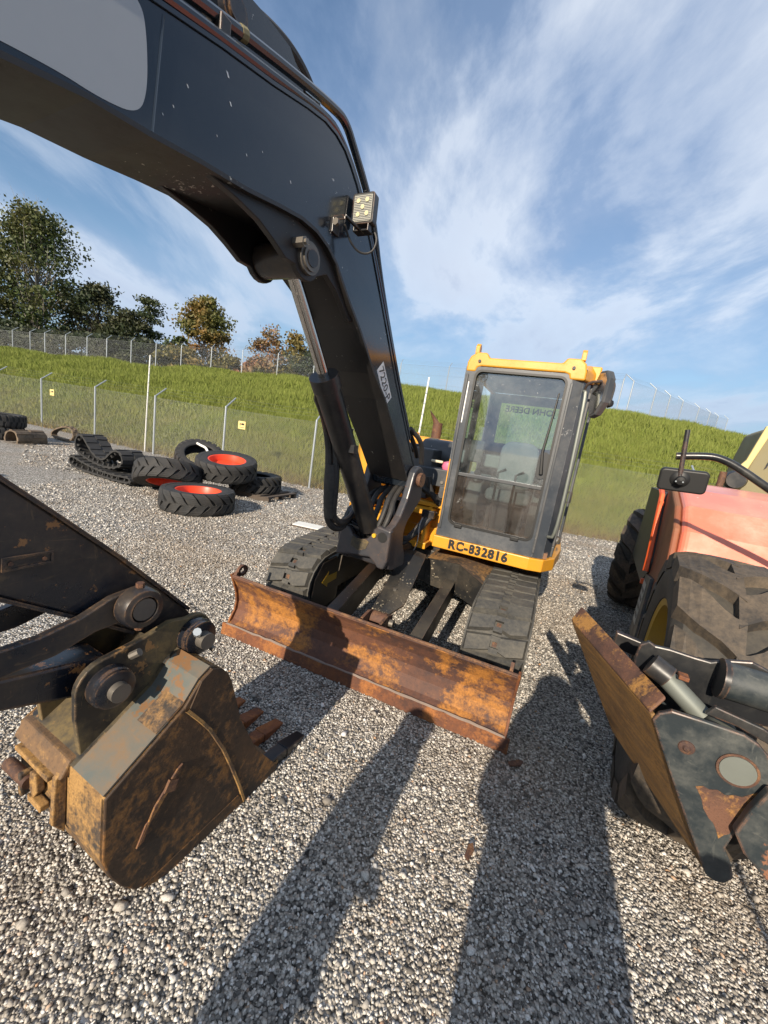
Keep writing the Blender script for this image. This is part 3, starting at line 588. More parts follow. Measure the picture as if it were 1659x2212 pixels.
# ---- undercarriage
uc = MB(); uc.box(-.62, .62, 1.50, 2.75, .36, .68)
uc.prism([(-.66, 1.42), (-.30, 1.34), (.30, 1.34), (.72, 1.10), (.76, 1.30), (.72, 2.9), (-.72, 2.9), (-.76, 1.2), (-.70, 1.10)], 'z', .40, .62)
obj('center_frame', uc, 'black_under', EX, bevel=.01)
ffv = [(.10, 1.28, .66), (.42, 1.20, .70), (.72, 1.05, .60), (.80, .95, .42), (.10, 1.8, .70), (.42, 1.8, .72), (.72, 1.6, .66), (.80, 1.4, .5), (.10, 1.30, .40), (.42, 1.24, .40), (.72, 1.09, .36), (.80, .99, .32)]
obj('frame_front', MB().add([ffv[i] for i in (0, 1, 2, 3, 8, 9, 10, 11)], [(4, 5, 1, 0), (5, 6, 2, 1), (6, 7, 3, 2)]), 'black_under', EX)
obj('frame_cover', MB().add([(x, y, z+.002) for x, y, z in ffv[:8]], [(0, 1, 5, 4), (1, 2, 6, 5), (2, 3, 7, 6)]), 'rust_dirt', EX)
obj('turntable', MB().lathe([(.0, .62), (.58, .62), (.58, .76), (.0, .76)], (0, 2.15, 0), 'z', 36, False), 'black_paint', EX)
def track(u0, u1, side):
    Rr, zt, v0, v1 = .285, .60, .78, 3.0; uc_ = (u0+u1)/2
    path = []          # (v, z) centre line of the belt, outside radius
    n = 10
    def loop(off):
        r = Rr+off; P = []
        P += [(v0+(v1-v0)*i/14, .04-off+.0) for i in range(15)]
        P += [(v1+r*math.cos(R_(-90+180*i/n))*1.0, .325+r*math.sin(R_(-90+180*i/n))) for i in range(1, n)]
        P += [(v1-(v1-v0)*i/14, .325+r+.035*math.sin(math.pi*i/14)*1.4) for i in range(15)]
        P += [(v0+r*1.12*math.cos(R_(90+180*i/n)), .325+r*math.sin(R_(90+180*i/n))) for i in range(1, n)]
        return P
    m = MB(); o, i_ = loop(0), loop(-.028); k = len(o)
    vs = [(u0, *p) for p in o]+[(u1, *p) for p in o]+[(u0, *p) for p in i_]+[(u1, *p) for p in i_]
    fs = []
    for a_ in range(k):
        b_ = (a_+1) % k; fs += [(a_, b_, k+b_, k+a_), (2*k+a_, 3*k+a_, 3*k+b_, 2*k+b_), (a_, 2*k+a_, 2*k+b_, b_), (k+a_, k+b_, 3*k+b_, 3*k+a_)]
    t = obj('crawler_track', m.add(vs, fs, True), 'track_rubber', EX)
    # pads
    hw = (u1-u0)/2
    pad = MB()
    th = .034; L0 = .066
    for sg in (-1, 1):
        x1 = sg*(hw-.012); x0 = sg*.030; dy = .014*sg
        vs = []
        for z, sh in ((-.004, 0), (th, .010)):
            vs += [(x0, -L0+sh, z), (x1-sg*sh*1.5, -L0+dy*2.2+sh, z), (x1-sg*sh*1.5, L0+dy*2.2-sh, z), (x0+sg*.06, L0-sh, z), (x0, L0-.02-sh, z)]
        fs = [(0, 1, 2, 3, 4), (5, 9, 8, 7, 6)]+[(i, (i+1) % 5, 5+(i+1) % 5, 5+i) for i in range(5)]
        pad.add(vs, fs)
    pad.box(-.032, .032, .022, .060, -.004, th-.003).box(-.032, .032, -.062, -.026, -.004, th-.003)
    pme = pad.mesh('track_pad', 'track_rubber'); cle = MB().box(-.016, .016, -.018, .016, -.004, .008).mesh('drive_cleat', 'rust_brown')
    pts = [Vector((0, *p)) for p in o]; seg = [(pts[(i+1) % k]-pts[i]).length for i in range(k)]; tot = sum(seg); npad = int(tot/.138)
    for q in range(npad):
        d = q*tot/npad; i = 0
        while d > seg[i]: d -= seg[i]; i += 1
        f = d/seg[i]; p = pts[i].lerp(pts[(i+1) % k], f); a0 = (pts[(i+1) % k]-pts[i]).normalized(); a1 = (pts[(i+2) % k]-pts[(i+1) % k]).normalized(); a_1 = (pts[i]-pts[i-1]).normalized()
        tn = (a0*1.0+a1*f+a_1*(1-f)).normalized(); nr = Vector((0, tn.z, -tn.y))
        M = MX @ rot_basis((tn.y*nr.z-tn.z*nr.y, 0, 0), tn, nr, (uc_, p.y, p.z))
        if p.z < .05 and .9 < p.y < 2.9 and side > 0: pass
        obj('track_pad', pme, None, t, M)
        if p.y < 1.9 and p.z > .08: obj('drive_cleat', cle, None, t, M)
    ins = u0+.06 if side > 0 else u1-.06
    fr = MB(); fr.box(u0+.10, u1-.10, .95, 2.9, .13, .42); obj('track_frame', fr, 'black_under', t, bevel=.02)
    obj('idler', MB().lathe([(.05, -.11), (.24, -.11), (.262, -.06), (.262, .06), (.24, .11), (.05, .11)], (uc_, v0, .325), 'x', 28), 'black_under', t)
    obj('sprocket', MB().lathe([(.05, -.1), (.25, -.1), (.25, .1), (.05, .1)], (uc_, v1, .325), 'x', 24), 'black_under', t)
    for vv in (1.3, 1.75, 2.2, 2.6): obj('roller', MB().lathe([(.03, -.12), (.085, -.12), (.085, .12), (.03, .12)], (uc_, vv, .14), 'x', 16), 'black_under', t)
    return t
tR = track(.67, 1.12, 1); tL = track(-1.12, -.67, -1)
gd = MB(); gd.prism([(.50, .12), (.62, .06), (.98, .12), (1.02, .44), (.90, .56), (.66, .55), (.55, .42)], 'x', -.69, -.667); sp = obj('idler_guard', gd, 'black_under', tL, bevel=.004)
ar = MB().prism([(.665, .36), (.77, .29), (.77, .325), (.93, .33), (.93, .40), (.77, .40), (.77, .44)], 'x', -.6655, -.6635); obj('arrow_mark', ar, 'arrow_yellow', tL)
obj('inner_rail', MB().prism([(.95, .40), (1.9, .40), (1.9, .60), (1.35, .62), (.98, .55)], 'x', -.70, -.655), 'black_under', tL, bevel=.004)
# ---- upper structure
dk = MB(); dk.prism([(-1.05, 1.75), (-.75, 1.50), (.10, 1.42), (.10, 3.62), (-.3, 3.72), (-.8, 3.62), (-1.12, 3.2)], 'z', .78, .93); dk.box(.10, 1.14, 1.6, 3.4, .78, .90)
deck = obj('deck', dk, 'yellow', EX, bevel=.01)
ky = MB(); ky.prism([(1.05, .74), (1.46, .74), (1.46, 1.16), (1.10, 1.10)], 'x', -.36, -.33); ky.prism([(1.26, .74), (1.46, .74), (1.46, 1.16), (1.30, 1.10)], 'x', .0, .03)
ky.box(-.36, .06, 1.25, 1.46, .74, .80).box(-.36, .06, 1.25, 1.46, 1.07, 1.12); obj('swing_frame', ky, 'yellow', EX, bevel=.006)
obj('front_panel', MB().box(-.42, .135, 1.46, 1.50, .76, 1.15).box(-.30, .135, 1.40, 1.50, 1.13, 1.17), 'yellow', EX, bevel=.006)
hd = MB(); hd.prism([(-1.13, 1.95), (-.98, 1.70), (-.72, 1.66), (-.70, 2.1), (-.05, 2.35), (-.05, 3.45), (-.5, 3.68), (-1.0, 3.5), (-1.14, 3.1)], 'z', .93, 1.79); hood = obj('engine_hood', hd, 'yellow', EX, bevel=.05, seg=3)
obj('hood_slope', MB().add([(-.70, 2.0, 1.62), (.12, 2.2, 1.62), (.12, 2.6, 1.79), (-.70, 2.45, 1.79), (-.70, 2.0, 1.1), (.12, 2.2, 1.1)], [(0, 1, 2, 3), (4, 5, 1, 0)]), 'yellow', hood)
obj('hood_latch', MB().cyl((-.66, 2.55, 1.79), (-.66, 2.55, 1.83), .045, 10), 'yellow', hood)
obj('engine_cover', MB().lathe([(.0, -.25), (.19, -.25), (.20, -.2), (.20, .25), (.0, .25)], (-.12, 2.1, 1.58), 'x', 24, False), 'charcoal', hood)
ex = MB(); ex.cyl((-.47, 2.8, 1.76), (-.47, 2.8, 1.99), .062, 18)
st = obj('exhaust_stack', ex, 'rust_brown', EX)
n = 18; vs = []
for k in range(n):
    a = 2*math.pi*k/n; cx, cy = math.cos(a)*.062, math.sin(a)*.062
    vs += [(-.47+cx, 2.8+cy, 1.985), (-.47+cx*1.05-.02-.05*(1-cx/.062)*.5, 2.8+cy*.9, 2.045-cx*1.45)]
obj('flared_tip', MB().add(vs, [(2*k, 2*((k+1) % n), 2*((k+1) % n)+1, 2*k+1) for k in range(n)], True), 'rust_brown', st)
obj('tool_box', MB().box(-.40, -.12, 1.62, 1.95, 1.16, 1.67), 'charcoal', EX, bevel=.012)
obj('side_step', MB().box(-.20, .11, 1.42, 1.72, 1.335, 1.50), 'charcoal', EX, bevel=.008)
obj('battery_cover', MB().prism([(-.50, 1.72), (-.38, 1.66), (-.36, 1.72), (-.36, 1.95), (-.52, 1.95)], 'z', 1.2, 1.70), 'frame_grey', EX, bevel=.01)
for z in (1.38, 1.27): obj('bolt', MB().cyl((.07, 1.42, z), (.07, 1.408, z), .016, 8), 'pin_steel', EX)
obj('step_bracket', MB().box(.06, .135, 1.40, 1.6, 1.23, 1.34), 'charcoal', EX, bevel=.004)
obj('counterweight', MB().prism([(-1.1, 3.2), (1.1, 3.2), (1.0, 3.55), (.5, 3.8), (-.5, 3.8), (-1.0, 3.6)], 'z', .80, 1.4), 'black_paint', EX, bevel=.05)
# ---- cab
Z0, Z1 = .905, 2.385
plan = [(.14, 1.265), (.985, 1.265), (1.085, 1.30), (1.145, 1.42), (1.2, 1.85), (1.22, 2.75), (.14, 2.75)]
rail = MB().prism([(.125, 1.235), (.985, 1.235), (1.10, 1.27), (1.19, 1.44), (1.245, 1.9), (1.25, 2.8), (.12, 2.8)], 'z', .795, .906); railo = obj('base_rail', rail, 'yellow', EX, bevel=.008)
def wall_at(a, b, ta, tb, z0, z1, thick):       # a slab along the plan edge a-b between parameters ta..tb
    a, b = Vector((*a, 0)), Vector((*b, 0)); p, q = a.lerp(b, ta), a.lerp(b, tb); d = (b-a).normalized(); nn = Vector((-d.y, d.x, 0))*thick
    vs = [(p.x, p.y, z0), (q.x, q.y, z0), (q.x+nn.x, q.y+nn.y, z0), (p.x+nn.x, p.y+nn.y, z0)]; return vs+[(x, y, z1) for x, y, _ in vs]
BOXF = [(0, 3, 2, 1), (4, 5, 6, 7), (0, 1, 5, 4), (1, 2, 6, 5), (2, 3, 7, 6), (3, 0, 4, 7)]
ifr = rrect(.236, .962, 1.05, 2.395, .055); ofr = [(.140, .907)]*0
def expand(p): return p
outer = rrect(.14, 1.0, .907, 2.43, .01)
cf = ring_frame(outer, ifr, 'y', 1.262, 1.31)
cf.prism([(1.0, 1.262), (1.085, 1.30), (1.145, 1.42), (1.12, 1.46), (1.03, 1.36), (1.0, 1.31)], 'z', .907, 2.385)      # rounded corner pillar
cab = obj('cab_frame', cf, 'frame_grey', EX, bevel=.004)
obj('pillar_step', MB().box(.155, .175, 1.25, 1.27, .98, 2.36), 'charcoal', cab, bevel=.004)
obj('pillar_step', MB().box(.992, 1.012, 1.252, 1.275, .95, 2.36), 'charcoal', cab, bevel=.004)
obj('paint_scrape', MB().box(.142, .150, 1.2595, 1.2610, 1.02, 1.62), 'yellow', cab); obj('paint_scrape', MB().box(.181, .190, 1.2590, 1.2605, 1.95, 2.30), 'decal_white', cab)
rest = MB(); rest.box(.14, .20, 1.31, 2.75, .907, 1.05).box(.14, .18, 2.66, 2.75, 1.05, 2.42).box(.14, .18, 1.9, 1.97, 1.05, 2.42).box(1.13, 1.19, 2.66, 2.75, .907, 2.42).box(.14, 1.19, 2.70, 2.75, .907, 1.85).box(.14, 1.19, 2.70, 2.75, 2.32, 2.42)
rest.box(.14, .28, 2.70, 2.75, 1.85, 2.32).box(.95, 1.19, 2.70, 2.75, 1.85, 2.32)
obj('rear_frame', rest, 'interior', cab, bevel=.004)
dr_ = MB()
def side_u(v): return 1.160+(min(v, 2.02)-1.42)*.112
for (va, vb, z0, z1) in ((1.46, 2.70, .907, 1.0), (1.46, 1.51, 1.0, 2.36), (1.96, 2.02, 1.0, 2.36), (1.46, 2.70, 2.32, 2.42)):
    vs = []
    for z in (z0, z1): vs += [(side_u(va)-.03, va, z), (side_u(vb)-.03, vb, z), (side_u(vb), vb, z), (side_u(va), va, z)]
    dr_.add(vs, BOXF)
door = obj('door', dr_, 'charcoal', cab, bevel=.006)
gp = MB(); gp.add([(side_u(1.51)-.012, 1.51, 1.0), (side_u(1.96)-.012, 1.96, 1.0), (side_u(1.96)-.012, 1.96, 2.33), (side_u(1.51)-.012, 1.51, 2.33)], [(0, 1, 2, 3)])
obj('door_pane', gp, 'glass', cab); obj('door_pane', MB().add([(side_u(2.02)-.012, 2.02, 1.0), (side_u(2.66)-.012, 2.66, 1.0), (side_u(2.66)-.012, 2.66, 2.33), (side_u(2.02)-.012, 2.02, 2.33)], [(0, 1, 2, 3)]), 'glass', cab)
obj('door_latch', MB().tube([(1.17, 1.60, 1.40), (1.205, 1.60, 1.40), (1.205, 1.60, 1.49), (1.17, 1.60, 1.49)], .008, 6), 'black_paint', cab)
obj('door_latch', MB().tube([(1.17, 1.56, 1.02), (1.20, 1.56, 1.02), (1.20, 1.56, 1.08), (1.17, 1.56, 1.08)], .008, 6), 'black_paint', cab)
gas = ring_frame(rrect(.225, .973, 1.038, 2.405, .062), rrect(.243, .955, 1.056, 2.388, .05), 'y', 1.250, 1.264); obj('window_gasket', gas, 'ink', cab)
def flat(poly, y): return MB().add([(p[0], y, p[1]) for p in poly], [tuple(range(len(poly)))])
up_ = [p for p in rrect(.243, .955, 1.056, 2.388, .05) if p[1] > 1.7]; obj('upper_windscreen', flat([(.243, 1.515), (.955, 1.515)]+up_, 1.285), 'glass', cab)
lo_ = [p for p in rrect(.243, .955, 1.056, 2.388, .05) if p[1] < 1.7]; obj('lower_windscreen', flat([(.955, 1.49), (.243, 1.49)]+[lo_[i] for i in range(6, 12)]+[lo_[i] for i in range(0, 6)], 1.272), 'glass_dirty', cab)
obj('window_bar', MB().box(.243, .955, 1.258, 1.29, 1.488, 1.517), 'charcoal', cab, bevel=.004)
for u in (.33, .83): obj('window_clip', MB().box(u-.035, u+.035, 1.238, 1.262, 1.02, 1.052), 'ink', cab, bevel=.004)
obj('side_window', MB().add([(.155, 1.31, 1.05), (.155, 1.9, 1.05), (.155, 1.9, 2.4), (.155, 1.31, 2.4)], [(0, 1, 2, 3)]), 'glass', cab)
rw = obj('rear_window', MB().add([(.28, 2.725, 1.85), (.95, 2.725, 1.85), (.95, 2.725, 2.32), (.28, 2.725, 2.32)], [(0, 1, 2, 3)]), 'glass_rear', cab)
jd = text_mesh('JOHN DEERE', .098, 'ink', .001, .002); obj('rear_lettering', jd, None, cab, MX @ rot_basis((-1, 0, 0), (0, 0, 1), (0, 1, 0), (.62, 2.722, 2.255)))
# roof
rf = MB(); rp = [(.145, 2.385), (.145, 2.46), (.165, 2.51), (.215, 2.545), (.30, 2.545), (.325, 2.505), (.905, 2.505), (.93, 2.545), (1.03, 2.545), (1.075, 2.51), (1.09, 2.45), (1.09, 2.385), (.975, 2.385), (.965, 2.42), (.93, 2.432), (.27, 2.432), (.236, 2.42), (.226, 2.385)]
rf.prism(rp, 'y', 1.255, 1.42); rf.box(.145, .19, 1.42, 2.75, 2.40, 2.53); rf.box(1.10, 1.20, 1.42, 2.75, 2.40, 2.53)
rf.add([(1.09, 1.255, 2.385), (1.09, 1.255, 2.47), (1.165, 1.42, 2.47), (1.165, 1.42, 2.385), (1.06, 1.42, 2.385), (1.06, 1.42, 2.53), (1.12, 1.42, 2.53)], [(0, 3, 2, 1), (0, 4, 3), (1, 2, 6, 5)])
roof = obj('roof', rf, 'yellow', cab, bevel=.014, seg=3)
obj('roof_panel', MB().box(.19, 1.10, 1.42, 2.75, 2.43, 2.50), 'ink', roof)
for u in (.205, 1.045): obj('lifting_eye', MB().prism([(1.29, 2.54), (1.37, 2.54), (1.37, 2.60), (1.34, 2.625), (1.32, 2.625), (1.29, 2.60)], 'x', u-.018, u+.018), 'yellow', roof, bevel=.005)
for u in (.248, .99): obj('roof_bolt', MB().cyl((u, 1.256, 2.472), (u, 1.244, 2.472), .013, 8), 'ink', roof)
obj('aerial', MB().cyl((.60, 2.4, 2.5), (.62, 2.4, 2.62), .004, 5), 'ink', roof)
wp = obj('wiper', MB().tube([(.925, 1.245, 1.62), (.90, 1.238, 1.80), (.915, 1.24, 2.05), (.925, 1.243, 2.27)], [.016, .011, .008, .006], 6), 'ink', cab)
obj('wiper_motor', MB().prism(rrect(.88, .965, 1.58, 1.80, .04), 'y', 1.262, 1.284), 'interior', wp)
# interior
it = MB(); it.box(.20, 1.12, 1.31, 2.68, .91, .96); obj('cab_floor', it, 'floor_mud', cab)
se = MB(); se.prism(rrect(.42, .86, 1.25, 1.38, .05), 'y', 1.85, 2.35); seat = obj('seat', se, 'seat_fabric', cab, bevel=.03, seg=3)
obj('seat_back', MB().prism(rrect(.44, .84, 1.36, 1.88, .12, 6), 'y', 2.28, 2.42), 'seat_fabric', seat if False else cab, bevel=.03, seg=3)
obj('seat_base', MB().box(.46, .82, 1.9, 2.35, .96, 1.25), 'interior', cab)
for u0, u1 in ((.26, .40), (.88, 1.02)):
    cns = obj('console', MB().prism([(1.62, 1.22), (1.72, 1.42), (2.3, 1.48), (2.3, .96), (1.85, .96)], 'x', u0, u1), 'console', cab, bevel=.02)
    uu = (u0+u1)/2; obj('joystick', MB().tube([(uu, 1.74, 1.42), (uu, 1.73, 1.55), (uu+.01, 1.70, 1.66)], [.03, .014, .026], 8), 'ink', cab); obj('joystick_boot', MB().lathe([(.055, 0), (.045, .03), (.05, .04), (.035, .07), (.04, .08), (.02, .12)], (uu, 1.74, 1.43), 'z', 14, False), 'ink', cab)
for u in (.56, .72): obj('travel_lever', MB().tube([(u, 1.50, .96), (u, 1.47, 1.22), (u-.005, 1.50, 1.56), (u+.06, 1.50, 1.60)], [.012, .012, .011, .014], 7), 'ink', cab); 
for u in (.52, .74): obj('pedal', MB().box(u-.05, u+.05, 1.40, 1.58, .97, .99), 'pin_steel', cab)
obj('monitor', MB().box(.27, .40, 1.42, 1.46, 1.62, 1.82), 'ink', cab, bevel=.01)
obj('rear_shelf', MB().box(.20, 1.10, 2.45, 2.70, 1.55, 1.70), 'console', cab, bevel=.02)
obj('sun_visor', MB().box(.24, .96, 1.33, 1.60, 2.37, 2.39), 'interior', cab)
# cab handrail and mirror
obj('handrail', MB().tube(smooth_path([(1.10, 1.27, 2.31), (1.115, 1.225, 2.29), (1.135, 1.21, 1.7), (1.14, 1.22, 1.13), (1.09, 1.29, 1.11)], 2), .013, 8), 'pin_plate', EX)
mr = obj('mirror_arm', MB().tube(smooth_path([(1.10, 1.28, 2.30), (1.11, 1.24, 2.37), (1.20, 1.22, 2.385), (1.28, 1.24, 2.40), (1.30, 1.25, 2.36), (1.295, 1.25, 2.25)], 2), .011, 8), 'black_paint', EX)
mh = MB(); pf = [(-.035, .19), (.02, .20), (.055, .14), (.065, -.05), (.03, -.155), (-.02, -.19), (-.05, -.10), (-.06, .08)]
MR = MX @ Matrix.Translation((1.212, 1.25, 2.285)) @ Matrix.Rotation(R_(-52), 4, 'Z') @ Matrix.Rotation(R_(6), 4, 'Y')
mhs = MB().prism([(x*1.25, z*.93) for x, z in pf], 'y', -.02, .045); obj('mirror_shell', mhs, 'charcoal', mr, MR, bevel=.012)
obj('mirror_face', MB().prism([(x*1.0, z*.82) for x, z in pf], 'y', -.0255, -.0205), 'chrome', mr, MR)
obj('mirror_ball', MB().lathe([(.0, -.035), (.03, -.02), (.035, 0), (.03, .02), (.0, .035)], (1.29, 1.26, 2.235), 'z', 12, False), 'ink', mr)
# stencil on the rail
nm = text_mesh('RC-832816', .112, 'ink', .0008, .006, 1.12)
for p in nm.vertices: p.co.x *= .93
obj('stencil_number', nm, None, railo, MX @ rot_basis((1, 0, 0), (0, 0, 1), (0, -1, 0), (.545, 1.2335, .852)))
for x in (-.18, -.07, .04, .15): obj('stencil_gap', MB().box(.545+x*1.05-.0025, .545+x*1.05+.0025, 1.2310, 1.2325, .80, .90), 'yellow', railo)

# ---- boom, in its own plane
top = [(-1.25, 2.36), (-.5, 2.62), (.059, 2.768), (.283, 2.834), (.497, 2.889), (.681, 2.944), (.79, 2.970), (.87, 2.972), (.94, 2.957), (1.0, 2.925), (1.06, 2.885), (1.14, 2.815), (1.24, 2.712), (1.443, 2.477), (1.756, 2.105), (2.181, 1.646), (2.30, 1.52)]
low = [(2.20, 1.42), (1.91, 1.712), (1.637, 1.972), (1.45, 2.10), (1.344, 2.197), (1.236, 2.291), (1.124, 2.374), (1.035, 2.447), (.97, 2.504), (.887, 2.547), (.80, 2.570), (.70, 2.572), (.568, 2.551), (.41, 2.52), (.224, 2.496), (.064, 2.469), (-.096, 2.45), (-.6, 2.33), (-1.25, 2.16)]
bp = top+arc(2.29, 1.43, .095, 50, -130, 8)+low
BW = .16
boom = obj('boom', MB().prism(bp, 'x', -BW, BW), 'navy', EX, MB_, bevel=.003)
def offset_strip(line, t, x0, x1):      # a plate of thickness t lying on a profile line
    m = MB(); nn = len(line); vs = []
    for i, p in enumerate(line):
        a_, b_ = line[max(i-1, 0)], line[min(i+1, nn-1)]; dx, dz = b_[0]-a_[0], b_[1]-a_[1]; l = math.hypot(dx, dz); n0, n1 = -dz/l*t, dx/l*t
        for x in (x0, x1): vs += [(x, p[0], p[1]), (x, p[0]+n0, p[1]+n1)]
    fs = []
    for i in range(nn-1):
        o = i*4; fs += [(o, o+2, o+6, o+4), (o+1, o+5, o+7, o+3), (o, o+4, o+5, o+1), (o+2, o+3, o+7, o+6)]
    fs += [(0, 1, 3, 2), ((nn-1)*4, (nn-1)*4+2, (nn-1)*4+3, (nn-1)*4+1)]
    return m.add(vs, fs)
obj('bottom_plate', offset_strip(low[::-1], -.014, -BW-.012, BW+.012), 'boom_under', boom, MB_)
obj('top_plate', offset_strip(top, .012, -BW-.006, BW+.006), 'navy', boom, MB_)
for s in (.075, ): obj('side_seam', MB().tube([(BW-.001, s, 2.476), (BW-.001, s+.02, 2.765)], .004, 6), 'navy', boom, MB_)
ear = [(.19, 2.515), (.29, 2.487), (.40, 2.478), (.50, 2.462), (.58, 2.432), (.655, 2.397)]+arc(.785, 2.448, .088, 215, 330, 6)+[(.93, 2.44), (1.02, 2.40), (1.16, 2.30), (1.20, 2.31), (1.0, 2.56), (.7, 2.62), (.3, 2.55)]
for x0 in (.115, -.145): obj('ram_clevis', MB().prism(ear, 'x', x0, x0+.03), 'boom_under', boom, MB_, bevel=.003)
obj('clevis_pin', MB().cyl((-.16, .785, 2.448), (.175, .785, 2.448), .052, 24).cyl((.145, .785, 2.448), (.165, .785, 2.448), .065, 24), 'pin_steel', boom, MB_)
obj('pin_cap', MB().cyl((.175, .785, 2.448), (.179, .785, 2.448), .036, 20), 'black_paint', boom, MB_)
obj('pin_bolt', MB().cyl((.145, .70, 2.475), (.20, .70, 2.475), .021, 6).cyl((.20, .70, 2.475), (.212, .70, 2.475), .012, 6), 'pin_steel', boom, MB_)
pin = MB().cyl((-.25, 2.29, 1.43), (.25, 2.29, 1.43), .05, 24).cyl((.235, 2.29, 1.43), (.26, 2.29, 1.43), .058, 20); obj('foot_pin', pin, 'rust_brown', boom, MB_)
# arm-ram bracket and boom pipes along the top
for x0 in (-.09, .03): obj('arm_ram_lug', MB().prism([(.05, 2.77), (.80, 2.97), (.74, 3.10), (.66, 3.155), (.52, 3.15), (.44, 3.14), (.33, 3.10), (.26, 3.02)], 'x', x0, x0+.03), 'navy', boom, MB_)
obj('arm_ram_pin', MB().cyl((-.11, .381, 3.034), (.09, .381, 3.034), .05, 22).cyl((.08, .381, 3.034), (.10, .381, 3.034), .036, 22), 'black_worn', boom, MB_)
arr = obj('arm_ram', MB().cyl((-.015, .381, 3.034), (-.015, -.9, 2.98), .06, 20).cyl((-.015, -.9, 2.98), (-.015, -1.5, 2.9), .035, 16), 'black_paint', boom, MB_)
off = lambda line, d: [(p[0]+d*.55, p[1]+d) for p in line]
def pipe(w0, pts, r, mat='navy'): return obj('hydraulic_pipe', MB().tube(smooth_path([(w0, s, z) for s, z in pts], 2), r, 10), mat, boom, MB_)
pipe(.125, [(-1.1, 2.55), (-.3, 2.77), (.167, 2.895), (.379, 2.958), (.604, 3.02), (.90, 3.092), (.975, 3.09), (1.05, 3.04), (1.17, 2.96), (1.28, 2.87), (1.45, 2.60), (1.8, 2.18), (2.15, 1.80)], .019)
pipe(.145, [(-1.1, 2.49), (-.3, 2.70), (.167, 2.838), (.55, 2.938), (.82, 3.01), (.93, 2.995), (1.08, 2.91), (1.24, 2.76), (1.45, 2.53), (1.8, 2.12), (2.15, 1.74)], .017)
pipe(-.10, [(.0, 3.06), (.28, 3.17), (.539, 3.248), (.617, 3.268), (.716, 3.293), (.813, 3.304), (.908, 3.29), (.991, 3.25), (1.08, 3.15), (1.12, 3.02)], .026, 'hose')
pipe(-.06, [(.30, 3.12), (.50, 3.19), (.644, 3.226), (.75, 3.23), (.843, 3.21), (.942, 3.185), (1.02, 3.12), (1.06, 3.0)], .022, 'hose')
for s, z in ((.30, 2.89), (1.19, 2.87)): obj('pipe_clamp', MB().box(.055, .15, s-.02, s+.02, z-.03, z+.045), 'black_paint', boom, MB_, bevel=.004)
obj('tube_band', MB().cyl((.125, .37, 2.956), (.125, .395, 2.964), .021, 10), 'olive', boom, MB_)
# decals
def on_face(x, a_, b_): # quad decal on the right face
    return MB().add([(x, *p) for p in a_], [(0, 1, 2, 3)])
obj('number_plate', on_face(BW+.0015, [(1.49, 2.12), (1.664, 1.928), (1.732, 1.993), (1.556, 2.186)], 0), 'decal_white', boom, MB_)
d = Vector((0, .175, -.192)).normalized(); u_ = Vector((0, .192, .175)).normalized()
nm = text_mesh('7220-P', .083, 'ink', .0006); cpt = Vector((BW+.0025, 1.611, 2.057))
obj('unit_number', nm, None, boom, MB_ @ rot_basis(d, u_, d.cross(u_), cpt))
dpt = smooth_path([(BW+.0015, *p) for p in [(-.16, 2.455), (-.06, 2.463), (.035, 2.49), (.058, 2.56), (.052, 2.68), (.035, 2.745), (-.03, 2.738), (-.4, 2.62), (-.9, 2.44), (-.9, 2.30), (-.4, 2.40)]], 3, True); dec = MB().add(dpt, [tuple(range(len(dpt)))]); obj('side_decal', dec, 'decal_grey', boom, MB_)
for (s, z, l) in ((.17, 2.66, .016), (.32, 2.72, .022), (.13, 2.58, .012), (.40, 2.62, .014), (.62, 2.66, .018), (.30, 2.79, .03), (.47, 2.67, .010), (.10, 2.54, .01), (.28, 2.60, .01)):
    obj('paint_nick', MB().add([(BW+.0012, s, z), (BW+.0012, s+l*.3, z-l*.45), (BW+.0012, s+l*.5, z-l*.4), (BW+.0012, s+l*.25, z)], [(0, 1, 2, 3)]), 'decal_white', boom, MB_)
# work lamp
lf = MB_ @ Matrix.Translation((.232, 1.05, 2.765)) @ Matrix.Rotation(R_(-2), 4, 'Y') @ Matrix.Rotation(R_(4), 4, 'Z')
lamp = obj('work_lamp', MB().prism(rrect(-.057, .057, -.067, .067, .012, 3), 'y', -.02, .025), 'black_paint', EX, lf, bevel=.003)
obj('lamp_lens', MB().prism(rrect(-.047, .047, -.057, .057, .006, 2), 'y', -.0225, -.0205), 'lens', lamp, lf)
for i in range(16): obj('lens_rib', MB().box(-.045, .045, -.0245, -.0223, -.054+i*.0072, -.0515+i*.0072), 'console', lamp, lf)
for (x, z) in ((-.024, .03), (.022, .032), (0, .003), (-.022, -.028), (.024, -.026)): obj('led', MB().lathe([(0, 0), (.011, -.001), (.010, -.004), (0, -.004)], (x, -.0225, z), 'y', 10, False), 'led_chip', lamp, lf)
lb = MB(); lb.box(.16, .172, .90, .955, 2.61, 2.67).box(.172, .235, .90, .906, 2.655, 2.675); lb.box(.225, .24, .90, 1.06, 2.665, 2.675).box(.19, .275, 1.03, 1.08, 2.668, 2.676).box(.19, .196, 1.03, 1.06, 2.67, 2.70).box(.269, .275, 1.03, 1.06, 2.67, 2.70)
obj('lamp_bracket', lb, 'black_paint', lamp, MB_, bevel=.002)
obj('bracket_bolt', MB().cyl((.20, .895, 2.64), (.20, .88, 2.64), .016, 6), 'pin_steel', lamp, MB_)
obj('lamp_cable', MB().tube(smooth_path([(.27, 1.08, 2.70), (.30, 1.09, 2.65), (.285, 1.08, 2.59), (.24, 1.05, 2.575), (.21, 1.0, 2.60), (.2, .95, 2.66)], 2), .005, 6), 'hose', lamp, MB_)
